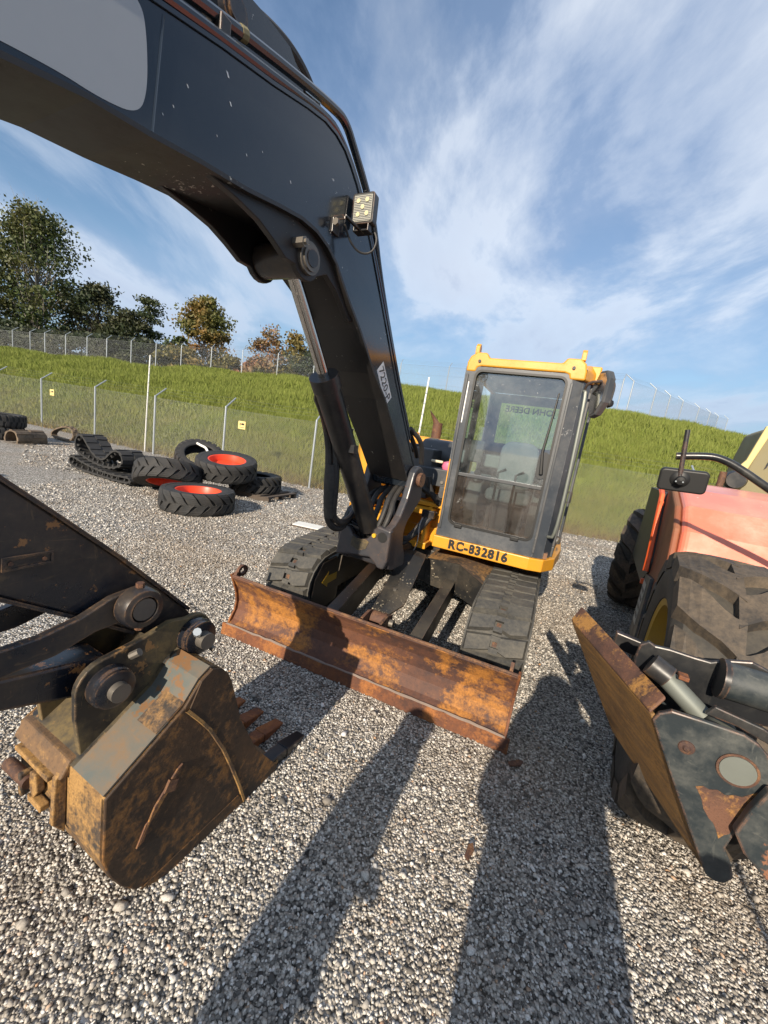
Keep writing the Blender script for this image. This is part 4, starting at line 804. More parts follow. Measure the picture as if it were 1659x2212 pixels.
# ---- boom ram
rm = obj('boom_ram', MB().cyl((0, 1.20, 2.00), (0, 1.98, 1.02), .076, 28).cyl((0, 1.185, 2.019), (0, 1.235, 1.956), .086, 28), 'black_paint', EX, MB_)
obj('rod', MB().cyl((0, .82, 2.478), (0, 1.22, 1.975), .034, 24), 'chrome', rm, MB_)
obj('rod_eye', MB().cyl((-.11, .785, 2.448), (.11, .785, 2.448), .075, 22).cyl((0, .80, 2.50), (0, .87, 2.415), .046, 18), 'black_worn', rm, MB_)
obj('port_tube', MB().tube([(-.075, 1.25, 1.96), (-.10, 1.28, 1.90), (-.105, 1.38, 1.78), (-.12, 1.5, 1.62)], [.022, .022, .017, .017], 8), 'black_paint', rm, MB_)
obj('port_block', MB().box(.06, .10, 1.45, 1.50, 1.60, 1.65), 'black_paint', rm, MB_)
# ---- swing post
earp = arc(2.29, 1.43, .105, 0, 170, 8)+[(2.165, 1.36), (2.14, 1.28), (2.06, 1.145), (1.99, 1.085), (1.92, 1.055), (1.915, .86), (1.99, .725), (2.05, .70), (2.28, .70), (2.26, .80), (2.19, .90), (2.16, 1.0), (2.21, 1.09), (2.31, 1.17), (2.42, 1.25)]
pm = MB(); pm.prism(earp, 'x', .165, .225); pm.prism(earp, 'x', -.225, -.165)
pm.prism([(1.95, .86), (2.0, .725), (2.28, .705), (2.3, .93), (2.12, .93), (2.02, .90)], 'x', -.17, .17)
post = obj('swing_post', pm, 'post_grey', EX, MB_, bevel=.014, seg=3)
obj('post_wing', MB().prism([(1.97, .95), (1.98, .86), (2.06, .71), (2.3, .71), (2.3, .93), (2.1, 1.02), (2.02, 1.02)], 'x', -.275, -.22), 'post_grey', post, MB_, bevel=.014)
obj('nose_plate', MB().prism([(-.235, .745), (-.10, .775), (.0, .79), (.08, .80), (.125, .77), (.16, .735), (.21, .735), (.232, .80), (.232, 1.05), (.11, 1.065), (.075, .99), (.03, .935), (-.05, .925), (-.10, .95), (-.14, 1.005), (-.21, 1.005)], 'y', 1.91, 1.965), 'post_grey', post, MB_, bevel=.016, seg=3)
obj('ram_foot_pin', MB().cyl((-.20, 1.99, 1.0), (.20, 1.99, 1.0), .045, 18), 'black_worn', post, MB_)
obj('post_bolt', MB().cyl((.10, 1.912, .985), (.10, 1.895, .985), .018, 6), 'arrow_yellow', post, MB_)
obj('recess', MB().cyl((.168, 1.912, .985), (.168, 1.906, .985), .040, 20), 'ink', post, MB_)
obj('grease_spill', MB().prism([(-.10, .86), (-.03, .83), (.04, .86), (.06, .92), (.03, .934), (-.05, .924), (-.09, .94)], 'y', 1.906, 1.9095), 'hanger_dirt', post, MB_)
obj('king_pin', MB().cyl((0, 2.42, .62), (0, 2.42, 1.22), .11, 24), 'black_worn', post, MB_)
# ---- hoses
def hose(pts, r, fr=MX, mat='hose', parent=EX, wob=0.0, name='hose'):
    pts = [Vector(p) for p in pts]; pts = [pts[0]]+[p+Vector((random.gauss(0, wob), random.gauss(0, wob), random.gauss(0, wob))) for p in pts[1:-1]]+[pts[-1]]
    return obj(name, MB().tube(smooth_path(pts, 3), r, 10), mat, parent, fr)
hose([(-.41, -.13, 1.90), (-.385, -.05, 1.78), (-.368, 0, 1.627), (-.355, .02, 1.45), (-.36, .05, 1.25), (-.355, .08, 1.10), (-.32, .14, 1.03), (-.34, .3, 1.02), (-.42, .5, 1.06), (-.48, .68, 1.12), (-.40, .95, 1.18)], .026, wob=.004)
hose([(-.39, -.10, 1.88), (-.345, -.02, 1.75), (-.325, .02, 1.60), (-.305, .03, 1.42), (-.31, .05, 1.25), (-.31, .08, 1.13), (-.29, .16, 1.08), (-.32, .35, 1.07), (-.40, .55, 1.10), (-.42, .80, 1.14), (-.36, .95, 1.15)], .024, wob=.004)
obj('hose_sleeve', MB().tube([(-.342, .02, 1.50), (-.335, .03, 1.36), (-.335, .05, 1.24), (-.335, .07, 1.13)], [.042, .046, .044, .038], 12), 'hose', EX)
hose([(-.70, .9, 1.75), (-.70, .88, 1.5), (-.66, .88, 1.3), (-.60, .9, 1.12), (-.50, .95, 1.05)], .022, wob=.004)
for i, w in enumerate((-.10, -.05, 0.01, .06, .11)):
    hose([(w, 2.30, 1.30+.02*i), (w*1.1, 2.12, 1.26+.02*(i % 2)), (w*1.2+.02, 2.02, 1.14), (w+.01, 1.98, 1.0), (w*.9, 2.02, .90)], .022, MB_, wob=.004)
for i in range(4): hose([(.16-.05*i, 2.45, 1.55+.05*i), (.17-.05*i, 2.36, 1.72-.03*i), (.12-.03*i, 2.2, 1.82)], .02, MB_, wob=.006)
hose([(-.28, 1.30, 1.30), (-.20, 1.25, 1.38), (-.10, 1.30, 1.32), (.02, 1.40, 1.24), (.10, 1.44, 1.20)], .03, wob=.004)
hose([(-.05, 1.35, 1.42), (-.02, 1.36, 1.30), (.03, 1.38, 1.22), (.09, 1.42, 1.16)], .026, wob=.004)
for i in range(5):
    hose([(-.22+.02*i, 1.0+.02*i, .74+.025*i), (-.12+.02*i, 1.10, .78+.02*i), (-.04+.02*i, 1.18, .92+.01*i), (.02+.014*i, 1.24, 1.05), (.05+.01*i, 1.32, 1.10), (.06, 1.42, 1.02)], .020, wob=.008)
hose([(.02, 1.15, 1.06), (.0, 1.14, .98), (.02, 1.13, .82), (-.02, 1.12, .70), (-.10, 1.12, .69)], .006, mat='galv', name='steel_line')
obj('hose_clamp', MB().box(-.02, .10, 1.22, 1.27, 1.05, 1.12), 'black_worn', EX, bevel=.005)
obj('swing_ram', MB().cyl((-.15, 1.05, .72), (.02, 1.9, .74), .05, 16), 'black_paint', EX)
pk = obj('filler_cap', MB().lathe([(0, 0), (.05, 0), (.06, .03), (.05, .07), (0, .085)], (.075, 1.52, 1.50), 'z', 16, False), 'pink', EX)
obj('cap_lever', MB().box(-.09, .03, 1.47, 1.50, 1.555, 1.58), 'beige_plastic', pk, bevel=.008)
obj('warning_light', MB().cyl((-.93, 1.80, 1.60), (-.93, 1.80, 1.30), .05, 12), 'yellow', EX)

# ---- stick with bucket linkage
stp = [(.36, .86), (.315, .92), (.037, 1.205), (-.14, 1.37), (-.26, 1.48), (-.75, 1.95), (-1.15, 2.42), (-1.42, 2.68), (-1.55, 2.62), (-1.45, 2.25), (-1.05, 1.72), (-.62, 1.36), (-.268, 1.158), (-.067, 1.025), (.136, .884), (.24, .79)]+arc(.303, .84, .08, 240, 330, 4)
stick = obj('stick', MB().prism(stp[::-1], 'x', -.09, .11), 'black_worn', EX, MB_, bevel=.006)
tl = [(.315, .92), (.037, 1.205), (-.14, 1.37), (-.26, 1.48), (-.75, 1.95), (-1.15, 2.42)]
obj('stick_top_plate', offset_strip(tl[::-1], .012, -.122, .122), 'black_worn', stick, MB_)
obj('stick_bottom_plate', offset_strip([(-1.05, 1.72), (-.62, 1.36), (-.268, 1.158), (-.067, 1.025), (.10, .91)], -.012, -.12, .12), 'black_worn', stick, MB_)
tb = ring_frame([(-.265, 1.228), (-.148, 1.232), (-.146, 1.268), (-.263, 1.268)], [(-.258, 1.234), (-.154, 1.238), (-.152, 1.262), (-.257, 1.262)], 'x', .11, .118); tb.box(.11, .1135, -.26, -.15, 1.232, 1.264); obj('grease_plate', tb, 'black_worn', stick, MB_)
for s in (-.245, -.168): obj('plate_bolt', MB().cyl((.1135, s, 1.249), (.1185, s, 1.249), .006, 6), 'rust_brown', stick, MB_)
ban = [(.078, 1.095), (.0, 1.085), (-.09, 1.045), (-.2, 1.02), (-.33, 1.015), (-.56, 1.03), (-.58, .97), (-.5, .94), (-.287, .935), (-.16, .945), (-.05, .98), (.02, .985)]+arc(.072, 1.04, .062, 250, 420, 8)
for x0 in (.125, -.125): lk = obj('guide_link', MB().prism(ban, 'x', x0, x0+.03), 'black_worn', EX, MB_, bevel=.004)
obj('link_pin', MB().cyl((-.18, .072, 1.04), (.215, .072, 1.04), .040, 20), 'pin_steel', EX, MB_)
obj('pin_collar', MB().lathe([(.062, .155), (.072, .16), (.072, .20), (.066, .215), (.046, .22), (.043, .20), (.043, .155)], (0, .072, 1.04), 'x', 24), 'black_worn', EX, MB_)
for (s, z) in ((.075, 1.115), (.075, .965)): obj('grease_nut', MB().cyl((.18, s, z-.012), (.18, s, z+.012), .014, 6), 'rust_brown', EX, MB_)
con = arc(-.021, .779, .07, -90, 90, 6)+[(-.3, .90), (-.56, 1.02), (-.58, .95), (-.3, .80)]
obj('connecting_link', MB().prism(con[::-1], 'x', -.05, .10), 'black_worn', EX, MB_, bevel=.01)
obj('bucket_ram_rod', MB().cyl((0, -.55, .98), (0, -1.2, 1.25), .03, 14), 'chrome', EX, MB_)
obj('bucket_ram', MB().cyl((0, -.85, 1.10), (0, -1.75, 1.9), .055, 18), 'black_paint', EX, MB_)
# ---- bucket
side = [(-.13, .534), (.128, .699), (.19, .775), (.235, .802), (.28, .783), (.312, .745), (.335, .69), (.402, .477), (.515, .252), (.685, .03), (.66, .012), (.477, .002), (.121, .002), (.05, .018), (-.026, .063), (-.075, .135), (-.11, .21), (-.134, .30)]
bk = obj('bucket', offset_strip([(.335, .69), (.312, .745), (.28, .783), (.235, .802), (.19, .775), (.128, .699), (-.13, .534), (-.134, .30), (-.11, .21), (-.075, .135), (-.026, .063), (.05, .018), (.121, .004), (.477, .004), (.70, .03)], .018, -.17, .37), 'rust_back', EX, MB_)
for x0 in (.352, -.172): obj('side_plate', MB().prism(side[::-1], 'x', x0, x0+.024), 'rust_bucket', bk, MB_, bevel=.005)
topc = [(-.128, .539), (.128, .704), (.188, .779), (.235, .806)]
obj('hanger_gap_shade', offset_strip(topc, .005, -.15, .19), 'hanger_dirt', bk, MB_)  # dark dirty sheet standing in for the shaded open middle between the hangers
obj('top_skin', offset_strip(topc, .007, .192, .366), 'bucket_top', bk, MB_)
rib = [(.136, .686), (.20, .60), (.244, .535), (.32, .39), (.371, .27), (.43, .12), (.469, .006)]
rbm = MB(); vs = []
for s, z in rib: vs += [(.376, s-.006, z-.003), (.383, s-.004, z-.002), (.383, s+.006, z+.003), (.376, s+.008, z+.004)]
for i in range(len(rib)-1):
    o = i*4; rbm_f = [(o, o+4, o+5, o+1), (o+1, o+5, o+6, o+2), (o+2, o+6, o+7, o+3)]
    rbm.add(vs[o:o+8], [(0, 4, 5, 1), (1, 5, 6, 2), (2, 6, 7, 3)])
obj('wear_strip', rbm, 'rust_back', bk, MB_)
obj('side_cutter', MB().prism([(.145, .68), (.25, .535), (.37, .27), (.469, .01), (.66, .012), (.685, .03), (.515, .252), (.402, .477), (.335, .69), (.312, .745), (.28, .783), (.235, .802), (.19, .775)][::-1], 'x', .376, .381), 'rust_bucket', bk, MB_)
obj('bottom_wear_plate', MB().prism([(-.01, .05), (.43, .068), (.47, .004), (.12, .004), (.05, .018)][::-1], 'x', .376, .380), 'rust_bucket', bk, MB_)
obj('weld_patch', MB().box(.26, .365, .03, .15, .0, .012, None), 'rust_dirt', bk, MB_ @ Matrix.Translation((0, .0, 0)) @ Matrix(((1, 0, 0, 0), (0, .842, -.539, .012), (0, .539, .842, .628), (0, 0, 0, 1))))
obj('gouge', MB().prism([(.0, .30), (.05, .36), (.10, .42), (.13, .47), (.11, .46), (.07, .415), (.03, .37), (-.02, .26)], 'x', .376, .383), 'rust_flange', bk, MB_)
obj('gouge', MB().prism([(.06, .40), (.10, .38), (.115, .42), (.08, .44)], 'x', .376, .386), 'rust_brown', bk, MB_)
obj('gouge', MB().prism([(-.03, .25), (-.005, .26), (.02, .33), (.0, .32)], 'x', .376, .382), 'rust_flange', bk, MB_)
for i, x in enumerate((-.13, .02, .17, .33)):
    ad = MB(); ad.prism([(.66, .065), (.78, .055), (.80, .02), (.66, .0)], 'x', x-.035, x+.035); a_ = obj('tooth_adapter', ad, 'rust_edge' if i < 3 else 'black_paint', bk, MB_, bevel=.006)
    to = MB(); vs = [(x-.04, .77, .06), (x+.04, .77, .06), (x+.04, .77, .004), (x-.04, .77, .004), (x-.03, .93, .03), (x+.03, .93, .03), (x+.03, .93, .018), (x-.03, .93, .018)]
    to.add(vs, [(0, 1, 2, 3), (4, 7, 6, 5), (0, 4, 5, 1), (1, 5, 6, 2), (2, 6, 7, 3), (3, 7, 4, 0)]); obj('tooth', to, 'rust_edge' if i < 3 else 'black_paint', bk, MB_, bevel=.006)
hang = [(-.10, .53), (-.118, .70), (-.118, .78)]+arc(-.021, .785, .098, 175, 100, 5)+[(.10, .905), (.20, .932)]+arc(.303, .84, .085, 110, -60, 8)+[(.28, .74), (.2, .70), (.13, .66), (.0, .58)]
for x0 in (.15, -.105): hg = obj('hanger_plate', MB().prism(hang, 'x', x0, x0+.025), 'hanger_dirt', bk, MB_, bevel=.004)
def boss(s, z, w0, w1, r, name):
    obj(name, MB().lathe([(.0, w0), (r, w0), (r, w0+.03), (r*.93, w0+.035), (r*.93, w0+.05), (r*.75, w0+.055), (0, w0+.055)], (0, s, z), 'x', 24, False), 'black_worn', bk, MB_)
    obj('hanger_pin', MB().cyl((-.12, s, z), (w1, s, z), r*.46, 20), 'pin_steel', bk, MB_)
boss(.303, .84, .175, .265, .074, 'pin_boss'); boss(-.021, .785, .175, .255, .070, 'pin_boss')
obj('pin_bolt', MB().cyl((.235, .275, .875), (.25, .26, .895), .016, 8), 'galv', bk, MB_)
obj('pin_bolt', MB().cyl((.19, .045, .865), (.215, .06, .885), .014, 8), 'pin_steel', bk, MB_)
obj('pin_bolt', MB().cyl((.20, .36, .775), (.225, .37, .76), .012, 8), 'pin_steel', bk, MB_)
# ribs, lock pin and tabs on the back of the bucket
obj('back_beam', MB().prism([(-.16, .50), (-.13, .555), (-.09, .56), (-.10, .50)], 'x', -.15, .17), 'rust_back', bk, MB_, bevel=.006)
obj('back_rib', MB().prism([(-.13, .54), (-.165, .50), (-.175, .33), (-.138, .27)], 'x', .135, .158), 'rust_back', bk, MB_, bevel=.004)
obj('back_shelf', MB().box(-.13, .10, -.165, -.13, .455, .475), 'rust_back', bk, MB_, bevel=.004)
obj('lock_pin', MB().cyl((-.165, -.17, .385), (-.02, -.165, .385), .022, 16), 'rust_brown', bk, MB_)
obj('lock_tab', MB().prism([(-.03, .36), (.0, .33), (.03, .37), (.02, .44), (-.02, .43)], 'y', -.165, -.14), 'rust_back', bk, MB_, bevel=.004)
obj('lock_tab', MB().box(-.055, -.035, -.185, -.13, .33, .42), 'rust_back', bk, MB_, bevel=.005)
obj('lock_bar', MB().box(-.03, .06, -.17, -.14, .31, .335), 'rust_back', bk, MB_, bevel=.004)

# ================================================================== tyres
def tyre_meshes(R, W, rim, lugs, lh=.035, worn=False, mat='rubber', sw='rubber', gap=.30, slope=.55):
    h = W/2
    prof = [(rim, -h*.80), (rim+.02, -h*.92), (rim+(R-rim)*.45, -h*1.0), (R-lh-.05, -h*.96), (R-lh-.012, -h*.82), (R-lh, -h*.5), (R-lh, h*.5), (R-lh-.012, h*.82), (R-lh-.05, h*.96), (rim+(R-rim)*.45, h*1.0), (rim+.02, h*.92), (rim, h*.80)]
    car = MB().lathe(prof, (0, 0, 0), 'x', 44, False).mesh('carcass', sw)
    out = []
    for sg in (-1, 1):
        m = MB(); vs = []; step = 2*math.pi/lugs; th = step*(1-gap); nx = 6
        for i in range(nx+1):
            q = i/nx; x = sg*h*(-.06+1.06*q); ph = slope*step*(q**1.2)*2.0-(.0 if q < .8 else .0)
            ro = R-(0 if q < .75 else (q-.75)*.10*R/.6); rb = R-lh-.012-(0 if q < .8 else .05*(q-.8)*5)
            wd = th*(.92 if q < .3 else .92+.10*math.sin((q-.3)*4)) if not worn else th*(1-.15*math.sin(q*6))
            for (r_, sh) in ((rb, 0), (ro, .06*step)):
                for s_ in (-1, 1): a = ph+s_*(wd/2-sh); vs.append((x if r_ == rb else x*.985, r_*math.sin(a), r_*math.cos(a)))
        for i in range(nx):
            o = i*4; m.f += [(o, o+4, o+6, o+2), (o+1, o+3, o+7, o+5), (o+2, o+6, o+7, o+3), (o, o+1, o+5, o+4)]; m.sm += [False]*4
        m.v = vs; m.f += [(0, 2, 3, 1), (nx*4, nx*4+1, nx*4+3, nx*4+2)]; m.sm += [False]*2
        out.append(m.mesh('tread_lug', mat))
    return car, out
def wheel_parts(parent, world, R, W, rim, lugs, meshes, rimmat, dish=True):
    ty = obj('tyre', meshes[0], None, parent, world)
    for k, lm in enumerate(meshes[1]):
        for i in range(lugs): obj('tread_lug', lm, None, ty, world @ Matrix.Rotation(2*math.pi*(i+.5*k)/lugs, 4, 'X'))
    if rimmat:
        h = W/2
        rm = obj('rim', MB().lathe([(rim+.012, -h*.86), (rim-.015, -h*.84), (rim-.04, -h*.4), (rim-.05, 0), (rim-.04, h*.4), (rim-.015, h*.84), (rim+.012, h*.86), (rim-.005, h*.8), (rim-.03, 0), (rim-.005, -h*.8)], (0, 0, 0), 'x', 40), rimmat, parent, world)
        obj('rim_floor', MB().lathe([(.0, h*.1), (.12, h*.08), (rim-.045, h*.2), (rim-.045, h*.1), (.12, -.02), (0, -.02)], (0, 0, 0), 'x', 36, False), rimmat, rm, world)
        if dish: obj('wheel_disc', MB().lathe([(.10, .01), (.14, .03), (rim-.05, .0), (rim-.05, .02), (.14, .05), (.10, .03)], (0, 0, 0), 'x', 36), rimmat, rm, world)
flatm = Matrix.Rotation(R_(-90), 4, 'Y')      # axle turned upright
def pile_tyre(label, x, y, z, R, W, rim, lugs, ms, rimmat, yaw=0, tx=0, ty=0, group='tyres heaped by the fence', name='loose_tyre'):
    M = Matrix.Translation((x, y, z)) @ Matrix.Rotation(R_(tx), 4, 'X') @ Matrix.Rotation(R_(ty), 4, 'Y') @ Matrix.Rotation(R_(yaw), 4, 'Z') @ flatm
    t = thing(name, label, 'tyre', Matrix.Translation((x, y, 0 if z < .5 else z-.2)), group); wheel_parts(t, M, R, W, rim, lugs, ms, rimmat, False); return t
pm_ = tyre_meshes(.60, .36, .36, 19, .034, True, gap=.10, slope=.42); pm2 = tyre_meshes(.52, .34, .30, 20, .04, gap=.34, slope=.45)
pile_tyre('black tyre with orange rim lying flat on the gravel, nearest of the heap', -3.2, 6.68, .185, .60, .36, .36, 19, pm_, 'orange_rim', 10)
pile_tyre('black tyre with orange rim tipped towards the camera beside the rubber tracks', -4.18, 7.5, .36, .60, .36, .36, 19, pm_, 'orange_rim', 30, -22, -7)
pile_tyre('black tyre with orange rim lying on top of another tyre', -3.35, 8.15, .60, .60, .36, .36, 19, pm_, 'orange_rim', 50, 10, 3)
pile_tyre('black tyre without rim under the topmost orange rimmed tyre, on the pallet', -2.93, 8.75, .28, .56, .36, .31, 20, tyre_meshes(.56, .36, .31, 20, .045, gap=.36, slope=.45), None, 0)
pile_tyre('black tyre without rim leaning against the back of the heap by the fence', -4.75, 9.9, .46, .58, .34, .36, 24, tyre_meshes(.58, .34, .36, 24, .03, gap=.22, slope=.2), None, 0, 30, 18)
pile_tyre('black tyre with orange rim mostly hidden behind the upper rubber track', -5.6, 9.3, .19, .55, .34, .34, 22, tyre_meshes(.55, .34, .34, 22, .04, gap=.16), 'orange_rim', 0)
ms = tyre_meshes(.56, .34, .34, 26, .022, gap=.3, slope=.1)
pile_tyre('lower of two black tyres stacked at the left edge', -11.1, 11.15, .18, .58, .34, .34, 26, ms, None, 0, group='tyres stacked at the left edge'); pile_tyre('upper of two black tyres stacked at the left edge', -11.07, 11.18, .52, .58, .34, .34, 26, ms, None, 12, group='tyres stacked at the left edge')
obj_w = thing('strap', 'white strap lying over the leaning tyre at the back of the heap', 'strap', Matrix.Translation((-4.55, 9.6, .72)))
obj('band', MB().tube(smooth_path([(-.2, .1, .12), (-.05, 0, .09), (.08, -.03, .06), (.16, -.1, -.02)], 2), .028, 6), 'white_paint', obj_w)
def pallet(label, x, y, yaw):
    t = thing('pallet', label, 'pallet', frame(x, y, 0, yaw), 'pallets by the fence')
    for i in range(3): obj('bearer', MB().box(-.55, .55, -.5+i*.46, -.42+i*.46, .0, .09), 'pallet_wood', t)
    for i in range(6): obj('board', MB().box(-.55+i*.2, -.45+i*.2, -.52, .52, .092, .112), 'pallet_wood', t)
pallet('dark weathered pallet under the tyres next to the fence', -2.75, 8.75, -20)
# ================================================================== rubber tracks
def rubber_track(label, origin, yaw, prof, width, mat, pitch=.15, th=.032, lugh=.017, inner=True, closed=True):
    M = frame(*origin, yaw); t = thing('rubber_track', label, 'rubber track', M, 'discarded rubber tracks')
    P = smooth_path([Vector((x, 0, z)) for x, z in prof], 3, closed); k = len(P)
    def nrm(i):
        a_, b_ = (P[i-1], P[(i+1) % k]) if closed else (P[max(i-1, 0)], P[min(i+1, k-1)]); d = (b_-a_).normalized(); return d, Vector((-d.z, 0, d.x))
    vs = []
    for i in range(k):
        d, n = nrm(i); p = P[i]
        vs += [(p.x, 0, p.z), (p.x, width, p.z), (p.x-n.x*th, 0, p.z-n.z*th), (p.x-n.x*th, width, p.z-n.z*th)]
    fs = []
    for i in range(k if closed else k-1):
        o, q = i*4, ((i+1) % k)*4; fs += [(o, o+1, q+1, q), (o+2, q+2, q+3, o+3), (o, q, q+2, o+2), (o+1, o+3, q+3, q+1)]
    obj('belt', MB().add(vs, fs, True), mat, t)
    lug = MB().box(-.045, .045, .0, width*.47, -.004, lugh); l1 = lug.mesh('tread_bar', mat); l2 = MB().box(-.045, .045, width*.53, width, -.004, lugh).mesh('tread_bar', mat)
    gl = MB().add([(-.025, -.03, 0), (.025, -.03, 0), (.025, .03, 0), (-.025, .03, 0), (-.012, -.015, -.06), (.012, -.015, -.06), (.012, .015, -.06), (-.012, .015, -.06)], [(0, 1, 2, 3), (4, 7, 6, 5), (0, 4, 5, 1), (1, 5, 6, 2), (2, 6, 7, 3), (3, 7, 4, 0)]).mesh('guide_lug', mat)
    acc = 0; cnt = 0
    for i in range(k if closed else k-1):
        d, n = nrm(i); sl = (P[(i+1) % k]-P[i]).length; acc += sl
        if acc >= pitch/2:
            acc = 0; cnt += 1; B = M @ rot_basis(-d, (0, 1, 0), n, P[i])
            obj('tread_bar', l1 if cnt % 2 else l2, None, t, B)
            if inner and cnt % 2 == 0:
                obj('guide_lug', gl, None, t, M @ rot_basis(-d, (0, 1, 0), n, P[i]-n*th+Vector((0, width*.12, 0)))); obj('guide_lug', gl, None, t, M @ rot_basis(-d, (0, 1, 0), n, P[i]-n*th+Vector((0, width*.6, 0))))
    return t
# profile runs clockwise seen from the camera so that the bars face outwards
k_ = .0053
up = [(0, .42), (.0, .60), (.12, .74), (.30, .72), (.44, .60), (.66, .42), (.90, .33), (1.12, .36), (1.28, .50), (1.46, .60), (1.66, .58), (1.76, .44), (1.70, .30), (1.45, .21), (1.10, .17), (.70, .20), (.38, .26), (.12, .32)]
rubber_track('black rubber track folded in two humps on top of a flat one', (-6.85, 8.55, .03), -26, up, .46, 'rubber')
lw = [(0, .17), (.03, .27), (.15, .30), (.5, .23), (1.1, .165), (1.7, .16), (2.1, .20), (2.22, .16), (2.18, .06), (1.7, .035), (1.0, .035), (.3, .04), (.06, .08)]
rubber_track('black rubber track lying flat on the gravel under a folded one', (-6.9, 8.45, 0), -26, lw, .46, 'rubber')
bn = [(0, .03), (-.02, .2), (.12, .36), (.34, .34), (.42, .16), (.40, .02)]
rubber_track('dusty brown rubber track arched on the gravel beside the stacked tyres', (-10.35, 10.55, 0), -8, bn, .8, 'brown_rubber', inner=False, closed=False)
b2 = [(0, .05), (.05, .25), (.5, .42), (.95, .50), (1.2, .42), (1.28, .22), (1.1, .06), (.6, .04)]
rubber_track('thin tan rubber track looped up against the fence at left', (-11.0, 12.75, 0), -24, b2, .16, 'brown_rubber', inner=False)
# ================================================================== small things on the gravel
pole('marker_pole', 'thin white pole standing behind the camera at right', .70, -1.18, 0, 1.75, .016)
wb = thing('white_board', 'scrap of white board lying on the gravel behind the left track', 'board', frame(-1.25, 6.62, 0, -12)); obj('sheet', MB().box(-.24, .24, -.12, .14, .02, .035), 'white_paint', wb); obj('underlay', MB().box(-.26, .22, -.15, .1, .0, .019), 'pallet_wood', wb)
for (x, y, a_, s, lab) in ((.97, 2.0, 20, 1.0, 'flake of red brown rust on the gravel just below the blade corner'), (.60, 1.45, 60, .8, 'small rust flake lying on the gravel in the middle foreground')):
    c = thing('rust_flake', lab, 'rust flake', frame(x, y, .016, a_), 'rust flakes on the gravel')
    obj('flake', MB().prism([(-.05*s, -.012*s), (.02*s, -.02*s), (.055*s, .0), (.03*s, .018*s), (-.04*s, .014*s)], 'z', 0, .012), 'rust_brown', c)

# ================================================================== telehandler at the right
MT = frame(1.85, 2.2, 0, -28)
TH = thing('telehandler', 'salmon orange telehandler with big dusty tyres and raised stabiliser foot at right', 'telehandler', MT)
tm = tyre_meshes(.70, .44, .40, 15, .05, True, 'dusty_rubber', 'sidewall', gap=.26, slope=.34)
w1 = obj('front_wheel', MB().lathe([(.05, -.06), (.16, -.06), (.16, .1), (.05, .1)], (0, 0, 0), 'x', 20), 'yellow_rim', TH, MT @ Matrix.Translation((.02, -.30, .70)) @ Matrix.Rotation(R_(-2), 4, 'Z'))
def w_on(part, R, W, rim, lugs, ms, M):
    ty = obj('tyre', ms[0], None, part, M)
    for k, lm in enumerate(ms[1]):
        for i in range(lugs): obj('tread_lug', lm, None, part, M @ Matrix.Rotation(2*math.pi*(i+.5*k)/lugs, 4, 'X'))
    h = W/2; obj('rim', MB().lathe([(rim+.015, -h*.90), (rim-.02, -h*.86), (rim-.05, -h*.3), (.12, -.03), (.12, .03), (rim-.05, .2), (rim-.02, h*.86), (rim+.015, h*.9)], (0, 0, 0), 'x', 40, False), 'yellow_rim', part, M)
w_on(w1, .70, .44, .40, 15, tm, WM[w1.name])
w2 = obj('rear_wheel', MB().lathe([(.05, -.06), (.16, -.06), (.16, .1), (.05, .1)], (0, 0, 0), 'x', 20), 'yellow_rim', TH, MT @ Matrix.Translation((0.02, 3.4, .65)) @ Matrix.Rotation(R_(-13), 4, 'Z'))
tm2 = tyre_meshes(.65, .40, .36, 15, .05, True, 'dusty_rubber', 'sidewall', gap=.3, slope=.42); w_on(w2, .65, .40, .36, 15, tm2, WM[w2.name])
# engine pod: cross-section in (y back, z), extruded across
hp = [(.42, 1.24), (.50, 1.42), (.72, 1.58), (1.10, 1.69), (1.6, 1.735), (2.3, 1.74), (2.75, 1.70), (2.75, .95), (.42, .95)]
hood_t = obj('engine_pod', MB().prism(hp[::-1], 'x', -.08, 1.15), 'salmon', TH, bevel=.045, seg=4)
obj('pod_lower_strip', MB().prism([(.395, 1.13), (.395, 1.245), (.43, 1.26), (.43, 1.13)], 'x', .05, 1.16), 'hot_orange', hood_t, bevel=.006)
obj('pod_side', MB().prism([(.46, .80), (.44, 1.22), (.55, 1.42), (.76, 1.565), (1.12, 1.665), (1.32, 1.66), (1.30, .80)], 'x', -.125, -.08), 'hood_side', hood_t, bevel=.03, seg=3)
gr = MB().prism([(1.30, .82), (1.02, .98), (1.02, 1.06), (1.33, 1.62), (2.6, 1.62), (2.6, .82)], 'x', -.14, -.09); grl = obj('grille', gr, 'ink', hood_t)
for i in range(6): obj('grille_bar', MB().box(-.165, -.135, 1.06+i*.04, 1.10+i*.04, .86+i*.13, .90+i*.13), 'hot_orange', hood_t)
obj('grille_edge', MB().tube([(-.155, 1.02, .98), (-.155, 1.05, 1.1), (-.155, 1.33, 1.60), (-.155, 1.5, 1.64)], .022, 6), 'hot_orange', hood_t)
obj('chassis', MB().box(.15, 1.6, -.2, 3.6, .45, .95), 'stab_black', TH, bevel=.02)
bp_ = obj('bumper_plate', MB().prism([(.62, .45), (1.02, .45), (1.02, .96), (.70, 1.0)], 'x', -.15, -.10), 'stab_black', TH, bevel=.01)
obj('inspection_sticker', MB().box(-.1535, -.1515, .80, .98, .58, .92), 'sticker', bp_)
for i in range(4): obj('sticker_line', MB().box(-.1548, -.1538, .82, .96, .63+i*.07, .66+i*.07), 'ink', bp_)
for y in (.845, .89, .935): obj('sticker_line', MB().box(-.1552, -.1543, y, y+.008, .62, .88), 'sticker', bp_)
